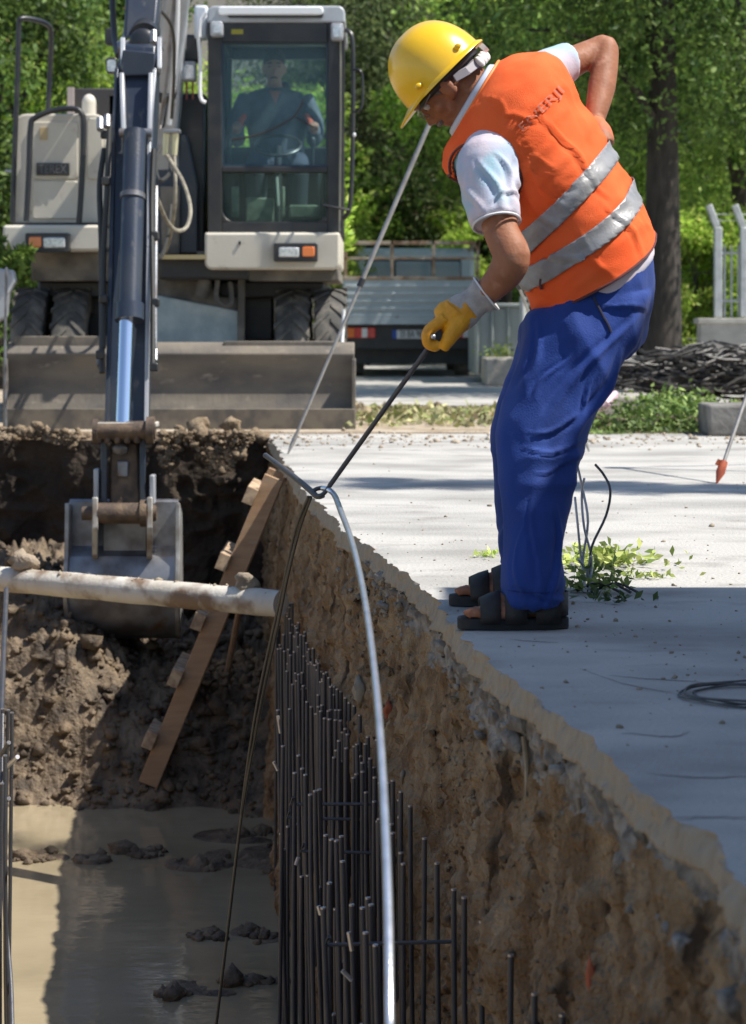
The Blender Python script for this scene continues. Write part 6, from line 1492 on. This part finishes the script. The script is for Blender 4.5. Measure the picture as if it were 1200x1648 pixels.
# ------------------------------------------------------------------ trees
M_bark = mat('bark', (.030, .025, .020), .95, 0, (.065, .053, .042), 9, (1, 1, .3), (.4, .65), .02, 18, (1, 1, .3))
def leafmat(nm, cols, tr=.3): return mat(nm, cols[0], .6, island=cols, transl=tr, spec=.4)
L_dark = leafmat('leaf_dark_green', [(.03, .065, .016), (.075, .14, .028), (.15, .22, .045), (.05, .09, .02)], .4)
L_mid = leafmat('leaf_mid_green', [(.065, .13, .022), (.15, .26, .04), (.28, .38, .075), (.09, .16, .03)], .5)
L_bright = leafmat('leaf_bright_green', [(.14, .25, .03), (.27, .42, .05), (.42, .54, .10), (.19, .30, .045), (.52, .54, .14)], .5)
L_con = leafmat('needle_green', [(.035, .058, .02), (.08, .115, .036), (.15, .18, .06)], .35)
def tree(x, d, ztop, zbot, rx, ry, n, leaf, lm, label, cat='tree', trunk=.16, clumps=60, seed=1, group=None, lean=0, droop=0, name='tree', spread=.28, narrow=.24, hollow=.35, yb=None):
    rg = np.random.default_rng(seed); cx_ = pix(x, 0, d).x; cz = (ztop + zbot) / 2; rz = (ztop - zbot) / 2
    root = empty(name, (cx_, d, 0), label, cat, group)
    u = rg.normal(0, 1, (clumps, 3)); u /= np.linalg.norm(u, axis=1, keepdims=True); u *= (hollow + (1 - hollow) * rg.random((clumps, 1)) ** .6)
    cc = u * np.array([rx, ry, rz]) + np.array([cx_, d, cz]); rc = rg.uniform(.6, 1.3, clumps) * spread * (rx + rz) / 2
    idx = rg.integers(0, clumps, n); q = rg.normal(0, 1, (n, 3)); q /= np.linalg.norm(q, axis=1, keepdims=True); q *= (rg.random((n, 1)) ** .4)
    P = cc[idx] + q * rc[idx][:, None] * np.array([1, 1, .75]); P[:, 2] -= droop * rg.random(n) ** 2
    P[:, 2] = np.maximum(P[:, 2], .05)
    dr = rg.normal(0, 1, (n, 3)) + q * .8; dr[:, 2] -= .35 + droop; dr /= np.linalg.norm(dr, axis=1, keepdims=True)
    sd_ = np.cross(dr, rg.normal(0, 1, (n, 3)) + np.array([0, 0, 1.0])); sd_ /= np.linalg.norm(sd_, axis=1, keepdims=True)
    L_ = (leaf * rg.uniform(.6, 1.35, n))[:, None]; nn_ = np.cross(dr, sd_)
    v = np.stack([P, P + dr * L_ * .45 + sd_ * L_ * narrow + nn_ * L_ * .06, P + dr * L_, P + dr * L_ * .45 - sd_ * L_ * narrow + nn_ * L_ * .06], 1).reshape(-1, 3)
    o = link('crown', v, np.arange(n * 4).reshape(n, 4), lm, root); o['kind'] = 'stuff'
    if trunk:
        g = MB(); tx = cx_; pts = [V((tx, d, -.05)), V((tx + lean * .3, d, cz * .4)), V((tx + lean * .7, d, zbot + rz * .5)), V((tx + lean, d, ztop - rz * .5))]
        g.tube(pts, [trunk * 1.25, trunk, trunk * .8, trunk * .25], 12, smooth=5)
        for k in range(min(14, clumps)):
            a = pts[1].lerp(pts[3], .15 + .75 * rg.random()); b = V(cc[k]); m2 = (a + b) / 2 + V((0, 0, .15 * rz)); g.tube([a, m2, b], [trunk * .32, trunk * .2, trunk * .08], 6, smooth=2)
        g.build('trunk', M_bark, root, True)
    return root
_c = tree(0, 9.2, 11.5, 5.5, .34, .34, 9000, .07, L_dark, 'tall narrow cypress on the pavement outside the right of the picture', trunk=.11, clumps=50, seed=41, name='cypress', spread=.1)
_c.location.x = 6.5
tree(1066, 22.5, 7.5, 2.2, 2.6, 1.8, 42000, .085, L_dark, 'large dark leafy tree with a thick straight trunk behind the worker\'s back', trunk=.17, clumps=120, seed=2)
tree(1190, 27, 6.2, 1.6, 2.4, 1.6, 30000, .09, L_mid, 'mid green tree beyond the fence, its crown over the fence posts', trunk=.12, clumps=90, seed=3)
tree(1120, 25.6, 1.95, .0, .62, .6, 12000, .07, L_bright, 'bright green bush between the dark trunk and the fence', 'bush', trunk=.03, clumps=34, seed=4, name='bush')
tree(1185, 26, 2.0, .3, .8, .5, 10000, .07, L_bright, 'bright green bush directly behind the fence bars', 'bush', trunk=.03, clumps=34, seed=14, name='bush')
tree(950, 30, 5.6, 1.8, 2.6, 1.8, 30000, .10, L_mid, 'sunlit mid green tree rising above the worker\'s raised elbow', trunk=.14, clumps=90, seed=5)
tree(810, 31, 6.0, 2.4, 1.6, 1.4, 16000, .10, L_bright, 'light green loose-leaved tree above the helmet', trunk=.11, clumps=60, seed=6)
tree(640, 35.5, 7.2, 1.0, 2.0, 1.6, 42000, .12, L_con, 'dark drooping conifer between the cab and the helmet', trunk=.16, clumps=100, seed=7, droop=.5, narrow=.10)
tree(880, 37, 7.2, .9, 3.0, 1.6, 30000, .13, L_con, 'dark conifer standing furthest back behind the worker', trunk=.16, clumps=90, seed=8, droop=.4, narrow=.11)
tree(592, 34.5, 3.0, .5, .6, .5, 7500, .09, L_mid, 'leafy bush beside the excavator cab, above the left end of the truck', 'bush', trunk=.03, clumps=24, seed=9, name='bush')
tree(742, 34.5, 3.1, .6, .55, .5, 8000, .09, L_bright, 'light green shrub rising behind the truck\'s right side', 'bush', trunk=.04, clumps=26, seed=10, name='bush')
tree(860, 27.5, 1.3, .2, .35, .4, 3500, .08, L_mid, 'small shrub behind the grey skip', 'bush', trunk=.02, clumps=14, seed=16, name='bush')
tree(95, 26, 4.6, .3, 1.9, 1.2, 34000, .10, L_bright, 'bright yellow-green tree behind the excavator\'s hood', trunk=.10, clumps=100, seed=11, narrow=.16)
tree(-10, 24, 5.6, .3, 1.0, 1.2, 22000, .09, L_dark, 'dark tree at the left frame edge behind the handrail', trunk=.12, clumps=70, seed=12)
tree(60, 31, 7.2, 3.4, 2.2, 1.4, 20000, .11, L_dark, 'dark high crown over the upper left corner', trunk=.15, clumps=60, seed=13)
tree(290, 32, 3.3, .3, 2.0, 1.2, 20000, .10, L_mid, 'mid green bushy tree glimpsed behind the boom', trunk=.08, clumps=60, seed=17)
tree(440, 30, 4.4, .3, 1.3, 1.2, 16000, .10, L_bright, 'mid green tree seen through the cab windows', trunk=.08, clumps=50, seed=18)
tree(545, 36, 8.0, 2.2, 2.0, 1.2, 20000, .12, L_con, 'dark conifer rising directly behind the cab\'s right side', trunk=.15, clumps=60, seed=19, droop=.4, narrow=.11)
tree(-6, 15.9, 1.42, 1.0, .24, .22, 900, .07, L_mid, 'small green shrub between the left skirt and the left wheels', 'bush', trunk=.015, clumps=10, seed=20, name='bush')
tree(1035, 33, 3.6, .4, 2.2, 1.2, 22000, .11, L_dark, 'dark undergrowth tree behind the trunk and the skip', trunk=.1, clumps=70, seed=21)
tree(1240, 33, 4.4, .2, 2.6, 1.2, 22000, .11, L_mid, 'broad mid green tree far behind the fence', trunk=.1, clumps=70, seed=22)
tree(760, 36, 3.8, .3, 2.6, 1.2, 22000, .12, L_dark, 'dark low tree filling the gap behind the truck', trunk=.1, clumps=70, seed=23)
o = MB().cyl((pix(851, 0, 29).x, 29, 0), (pix(851, 0, 29).x, 29, 7), .06, seg=10).build('lamp_post', M_gal, None, True); tag(o, 'pale grey lamp post standing among the trees above the helmet', 'lamp post')
# creeper hanging at the skirt's right corner
v_, f_2 = leaf_blades('w', 200, tuple(pix(553, 405, 19.2)), (.03, .05, .22), .07, L_bright, seed=31); o = link('creeper', v_, f_2, L_bright); tag(o, 'thin bright green shoot standing between the excavator and the truck', 'plant', kind='stuff')
# buildings behind, mostly hidden
M_tile = mat('roof_tile', (.42, .17, .11), .9, 0, (.50, .26, .18), 5, bump=.02, bscale=14)
B1 = empty('house', (pix(430, 0, 46).x, 48, 0), 'beige house wall showing just above the cab roof', 'house')
pb(300, -260, 575, 700, 46, 6).build('wall', mat('beige_render', (.42, .38, .31), .9, 0, (.36, .33, .27), 2), B1)
for x in (340, 470): 
    w = pb(x, -150, x + 60, -60, 45.95, .06).build('window', M_white, B1); pb(x + 5, -144, x + 55, -66, 45.93, .03).build('pane', MATS['house_pane'], w)
B2 = empty('house', (pix(120, 0, 42).x, 44, 0), 'house with a pinkish tiled roof half hidden behind the left trees', 'house')
pb(20, 60, 230, 640, 42, 5).build('wall', MATS['beige_render'], B2)
g = MB(); g.prism([pix(0, 66, 41.7), pix(250, 66, 41.7), pix(220, -20, 43.5), pix(30, -20, 43.5)], (0, .3, -.1)); g.build('roof', M_tile, B2)
B3 = empty('house', (pix(650, 0, 44).x, 46, 0), 'distant house whose pinkish tiled roof shows low between the conifers', 'house')
pb(560, 345, 720, 640, 44, 5).build('wall', MATS['beige_render'], B3)
g = MB(); g.prism([pix(545, 348, 43.6), pix(735, 348, 43.6), pix(700, 300, 45.2), pix(580, 300, 45.2)], (0, .3, -.1)); g.build('roof', M_tile, B3)
# wooded slope closing the view
XX, YY = np.meshgrid(np.linspace(-70, 90, 240), np.linspace(48, 120, 110), indexing='ij')
ZZ = sstep(48, 75, YY) * 22 + 1.6 * fbm(XX * .25, YY * .25, 0, 4, 300) + 1.2 * np.abs(fbm(XX * 1.1, YY * 1.1, 0, 4, 301)) - 1.0
o = grid('hillside', XX, YY, ZZ, mat('wooded_slope', (.022, .04, .014), .95, 0, (.05, .08, .025), 2.2, (1, 1, 1), (.4, .65), .3, 3)); tag(o, kind='structure')
n = 60000; X_ = RNG.uniform(-40, 45, n); Y_ = RNG.uniform(46.5, 62, n); Z_ = sstep(48, 75, Y_) * 22 + RNG.random(n) ** .5 * 4.2 - 1
P = np.stack([X_, Y_, Z_], 1); dr = RNG.normal(0, 1, (n, 3)); dr /= np.linalg.norm(dr, axis=1, keepdims=True); sd_ = np.cross(dr, RNG.normal(0, 1, (n, 3))); sd_ /= np.linalg.norm(sd_, axis=1, keepdims=True)
L_ = (.42 * RNG.uniform(.6, 1.3, n))[:, None]
v = np.stack([P, P + dr * L_ * .45 + sd_ * L_ * .3, P + dr * L_, P + dr * L_ * .45 - sd_ * L_ * .3], 1).reshape(-1, 3)
o = link('woods', v, np.arange(n * 4).reshape(n, 4), L_dark); tag(o, 'distant dark woods covering the slope behind everything', 'woods', kind='stuff')
